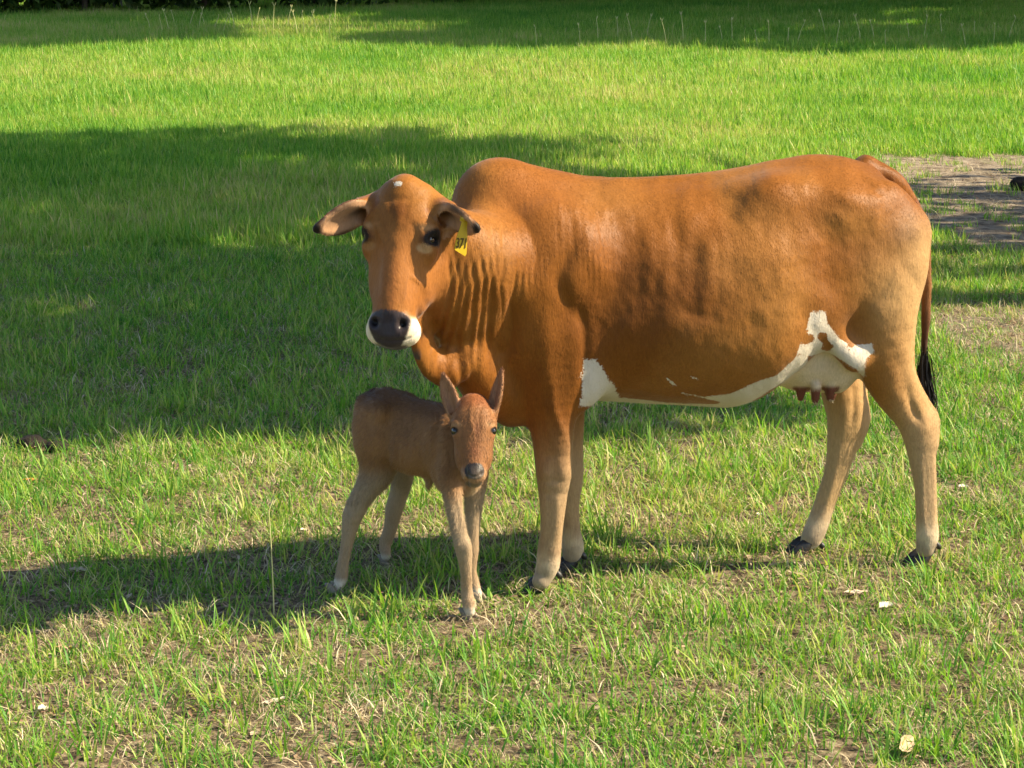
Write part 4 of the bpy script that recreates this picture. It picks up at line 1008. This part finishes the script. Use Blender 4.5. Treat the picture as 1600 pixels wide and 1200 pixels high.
def make_calf():
    V, Q, H, e1, e2, (hf, u, t) = build_calf(.006 if DEV == 'lo' else .004)
    root = empty('calf', tuple(hf + u * .25), 'small brown newborn calf with upright ears standing in front of the big cow', 'calf')
    Nn = vnormals(V, Q); S = Sculpt(V, Nn); b, l = S.bump, S.line
    # flank, thigh and shoulder forms
    l([(612, 640), (605, 690), (607, 735)], 6, -5); l([(690, 640), (680, 690), (684, 735)], 6, -4); b(640, 690, 18, 34, 3)
    l([(600, 630), (590, 670), (592, 710)], 8, 3); b(576, 640, 9, 22, -3)
    l([(716, 700), (728, 740), (731, 765)], 3.5, -5); l([(700, 690), (706, 730)], 3, -2); l([(712, 780), (720, 830)], 4, -3); b(716, 850, 5, 9, 2.5); b(731, 856, 5, 9, 2.5); l([(722, 880), (726, 925)], 2.5, -2); l([(548, 800), (552, 820)], 4, 3); l([(543, 845), (536, 890)], 2.5, -2)
    l([(560, 770), (556, 800)], 4, -3); l([(573, 790), (562, 820)], 4, 2)
    l([(705, 660), (712, 658), (718, 664)], 2.2, 2.4); l([(764, 662), (770, 657), (777, 662)], 2.2, 2.4)
    l([(728, 740), (742, 745), (757, 738)], 1.4, -2.5); b(742, 640, 8, 12, 1.5); b(745, 668, 4, 10, -1.5); l([(739, 625), (735, 650), (741, 680)], 2.5, 1.5); l([(752, 632), (748, 650), (752, 676)], 2, -1.5)
    for i in range(14):
        x = 620 + i * 6; l([(x, 640 + rng.uniform(-10, 10)), (x + rng.uniform(-4, 6), 690), (x + rng.uniform(-6, 4), 730)], 2.4, rng.choice([-1, 1]) * .9)
    S.d *= 1.7; S.d += .004 * (fbm(S.px / 16, S.py / 22, 87, 3) - .5) * S.face * (S.px < 700)
    V = S.done(); Nn = vnormals(V, Q)
    px, py = proj(V); q = V - hf; s = q @ u; tt = q @ t; z = V[:, 2]; Lc = H.local(V); ll, hh, cc = Lc.T
    n = len(V); C = np.tile(np.array([.275, .140, .058]), (n, 1))
    def mix(w, col):
        nonlocal C
        w = np.clip(w, 0, 1)[:, None]; C = C * (1 - w) + np.asarray(col) * w
    nz = fbm(s * 8, z * 8 + tt * 6, 21); mix(sstep(.5, .75, nz) * .35, [.110, .050, .022])
    mix(sstep(.46, .36, z) * (s > -.3) * .9, [.32, .235, .145]); mix(sstep(.62, .66, z) * (s > .02) * .45, [.08, .036, .019])
    mix(sstep(.30, .12, z) * .35, [.32, .20, .11]); mix(sstep(.060, .035, z + .012 * nz) * .9, [.55, .47, .36])
    mix(np.exp(-((px - 578) / 14) ** 2 - ((py - 612) / 8) ** 2) * .8, [.05, .02, .01])
    hd = (hh > -.13) & (np.abs(cc) < .08) & (ll > -.05) & (ll < .3) & (V[:, 1] < 7.02)
    w = lambda a: a * hd
    mix(w(.75 * sstep(-.14, -.06, hh)), [.235, .100, .038]); mix(w(sstep(.04, .0, ll)) * .5, [.25, .066, .018]); mix(w(np.exp(-((ll - .10) / .03) ** 2 - ((cc - .008) / .012) ** 2) * .6), [.12, .045, .025])
    mix(w(np.exp(-((ll - .165) / .03) ** 2 - (cc / .018) ** 2) * .5), [.20, .07, .035])
    mix(w(sstep(.205, .23, ll) * sstep(.015, .03, np.abs(cc)) * .6), [.40, .22, .11])
    nose = sstep(1.06, .96, (np.abs((ll - .228) / .027) ** 2.4 + np.abs(cc / .031) ** 2.4) ** (1 / 2.4)) * sstep(-.058, -.046, hh)
    mix(w(nose), [.020, .019, .021]); mix(w(sstep(.252, .258, ll) * sstep(-.02, -.04, hh) * sstep(.030, .024, np.abs(cc))), [.03, .026, .026])
    mix(w(sstep(.268, .276, ll)), [.42, .30, .19])
    de = np.sqrt(((ll - .096) / .0125) ** 2 + ((np.abs(cc) - .060) / .018) ** 2 + ((hh + .032) / .024) ** 2)
    mix(w(np.exp(-((ll - .078) / .008) ** 2 - ((np.abs(cc) - .055) / .018) ** 2) * .6), [.42, .25, .12])
    mix(w(sstep(1.15, .85, de)), [.012, .009, .008])
    chest = np.exp(-((px - 745) / 22) ** 2 - ((py - 775) / 26) ** 2) * (V[:, 1] < 7.15); mix(chest * .7, [.50, .36, .22])
    for (bs, ax, op, wd, Le) in (e1, e2):
        r = V - bs; a = (r @ ax) / Le; o_ = r @ op
        ins = (a > .12) & (a < 1.15) & (np.abs(r @ wd) < .035) & (np.abs(o_) < .020); fc = sstep(0, .4, Nn @ op)
        mix(ins * .8, [.33, .165, .080]); mix(ins * fc * .5, [.30, .17, .10]); mix(ins * sstep(.8, 1, a) * .5, [.16, .06, .03])
    m = coat_mat('calf_coat', (.66, .58, .46), 1.3, .002)
    body = mesh_np('body', V, Q, m, attrs=dict(coat=C, white=np.zeros(n), gloss=w(nose) * 1.0)); keep_world(body, root)
    for sg in (1, -1):
        e = lathe_ell('eye', H.p(.096, -.034, .0580 * sg), H.M, (.0142, .0140, .0140), M_eye, 16, 12); keep_world(e, root)
    for (a, b_, sz) in ((734, 967, .05), (748, 938, .046), (524, 927, .048), (605, 881, .046)):
        add_hoof(root, G(a, b_) + [0, 0, -.002], u, sz, M_claw_pale, .014)
    # baby coat: longer soft hair
    flow = np.tile(u * .5 - Z * .8, (n, 1)); hm = w(np.ones(n)) > 0; flow[hm] = H.l
    inear = np.zeros(n, bool)
    for (bs, ax, op, wd, Le) in (e1, e2):
        r = V - bs; q_ = ((r @ ax) > .016) & ((r @ ax) < Le * 1.1) & (np.abs(r @ wd) < .035) & (np.abs(r @ op) < .025); inear |= q_; flow[q_] = ax
    ok = (de > 1.7) & (w(nose) < .3) & (z > .045); ln = np.where(hm, .007, .013); ln[inear] = .008; ln[z < .3] = .006
    if DEV != 'lo': fur(root, V, Nn, C, np.zeros(n), ok, 110000, ln, .0014, flow, m, .42)
    return root

make_cow(); make_calf()
#%%END ANIMALS
#%%SMALL THINGS
# ------------------------------------------------------------------ seed stalks, fallen leaves, clods
M_stalk = simple_mat('seed_stalk', (.52, .50, .22), .7, .2, 0, 30, .3)
def stalk(px, py, hgt, lean, label, group=None):
    b = G(px, py); b[2] = float(gheight(b[0], b[1])); n = 7; t = np.linspace(0, 1, n)[:, None]
    d = np.array([lean, rng.normal() * .08, 0]); c = b + np.array([0, 0, 1.]) * t * hgt + d * t ** 2 * hgt
    V, F_ = tube(c, np.linspace(.0026, .0015, n) * max(1, b[1] / 14), 5)
    root = tag(mesh_np('seed_stalk', V - b, F_, M_stalk), label, 'grass stalk', group); root.location = b
    Vs, Fs = [], []                                     # two or three spikelets at the tip
    for k in range(2 + int(rng.integers(0, 2))):
        a = rng.uniform(0, 6.28); e = c[-1] + np.array([math.cos(a) * .35, math.sin(a) * .35, .75]) * hgt * .20
        v, f = tube([c[-1], (c[-1] + e) / 2, e], np.array([.0012, .0024, .0006]) * max(1, b[1] / 14), 4); Fs.append(f + sum(map(len, Vs))); Vs.append(v)
    h = mesh_np('seed_head', np.vstack(Vs) - b, np.vstack(Fs), M_stalk); h.parent = root
stalk(428, 962, .36, -.02, 'tall lone seed stalk in the shadow left of the calf')
stalk(838, 78, .34, -.05, 'seed stalk with a forked tip standing alone above the cow back')
GS = 'seed stalks in the far shaded grass'
for i in range(26):
    px = 905 + i * 27 + rng.uniform(-10, 10); stalk(px, rng.uniform(58, 80), rng.uniform(.26, .48), rng.uniform(-.25, .25), 'thin pale seed stalk in the shaded grass at the far right', GS)
for i in range(22):
    px = 235 + i * 14 + rng.uniform(-8, 8); stalk(px, rng.uniform(44, 62), rng.uniform(.28, .50), rng.uniform(-.3, .3), 'thin pale seed stalk in the sunlit tall grass at the far left', 'seed stalks at the far left')

def dleaf(px, py, L_, W_, col, label, yaw, curl=.5, tilt=.1, up=.012):
    p = G(px, py); p[2] = float(gheight(p[0], p[1])) + up
    n, m = 9, 5; V, Q = [], []
    for i in range(n):
        t = i / (n - 1); w = W_ * (math.sin(math.pi * min(.97, t * .93 + .05)) ** .8) * .5
        for j in range(m):
            s = (j / (m - 1) - .5) * 2
            V.append([(t - .5) * L_, s * w, curl * (s * s * w * .8 + (t - .5) ** 2 * L_ * .5) + .003 * math.sin(i * 2.3 + j)])
    for i in range(n - 1):
        for j in range(m - 1): a = i * m + j; Q.append([a, a + m, a + m + 1, a + 1])
    V = np.array(V); V = np.vstack([V, V - [0, 0, .0012]]); Q = np.array(Q); Q = np.vstack([Q, Q[:, ::-1] + n * m])
    o = tag(mesh_np('fallen_leaf', V, Q, simple_mat('fallen_leaf', col, .65, .3, .001, 70, .35)), label, 'leaf')
    o.location = p; o.rotation_euler = (tilt, rng.normal() * .15, R(yaw)); return o
dleaf(48, 758, .060, .030, (.62, .22, .06), 'orange fallen leaf in the sunlit grass at the left edge', 10)
dleaf(122, 898, .075, .034, (.34, .27, .18), 'curled buff leaf lying in the shadow at the left', -25, .9)
dleaf(476, 838, .050, .026, (.66, .58, .50), 'whitish curled leaf just left of the calf hind leg', 65, .8)
dleaf(1337, 930, .085, .030, (.55, .44, .33), 'long pinkish tan leaf on the ground below the hind hooves', 8, .4)
dleaf(1186, 806, .026, .022, (.70, .68, .60), 'tiny whitish scrap between the front and hind legs', 20)
dleaf(1412, 1180, .10, .045, (.42, .31, .19), 'brown leaf standing on edge at the bottom right', 60, .7, .9, .035)
dleaf(1385, 952, .055, .045, (.58, .52, .40), 'pale crumpled leaf in front of the near hind hoof', 30, .9)
dleaf(1254, 712, .11, .05, (.46, .33, .22), 'tan leaf heap bit left of the far hind shank', 15, .5)
dleaf(105, 1022, .07, .035, (.50, .30, .18), 'rusty leaf in front of the shadow at the left', -15, .6)
dleaf(428, 1104, .075, .022, (.66, .56, .42), 'slim pale leaf in the foreground left of the middle', 20, .5)
dleaf(70, 1117, .045, .035, (.60, .52, .40), 'small cream leaf in the lower left corner', 50, .8)
dleaf(1505, 765, .04, .03, (.66, .62, .54), 'whitish leaf right of the near hind leg', 10, .8)

M_clod = simple_mat('dark_dung', (.022, .017, .013), .85, .2, .012, 45, .5)
def clod(px, py, r, label, name='dung_clod', flat=.6):
    p = G(px, py); p[2] = float(gheight(p[0], p[1]))
    nu, nv = 28, 18; V = []
    for i in range(nv):
        b = math.pi * i / (nv - 1)
        for j in range(nu):
            a = 2 * math.pi * j / nu; d = np.array([math.sin(b) * math.cos(a), math.sin(b) * math.sin(a), math.cos(b)])
            k = 1 + .30 * (float(fbm(np.array(d[0] * 2.2 + px), np.array(d[1] * 2.2 + d[2] * 1.7), 5)) - .5) * 2
            V.append(d * [r * 1.15 * k, r * k, r * flat * k] + [0, 0, r * flat * .75])
    Q = [[i * nu + j, (i + 1) * nu + j, (i + 1) * nu + (j + 1) % nu, i * nu + (j + 1) % nu] for i in range(nv - 1) for j in range(nu)]
    o = tag(mesh_np(name, np.array(V), np.array(Q), M_clod), label, 'dung'); o.location = p
clod(1597, 296, .085, 'dark rounded dung lump on the sandy bare ground at the right edge', flat=.75)
clod(48, 700, .055, 'low dark dung lump in the shaded grass at the left')
clod(88, 706, .045, 'smaller dark dung lump beside the one at the left')
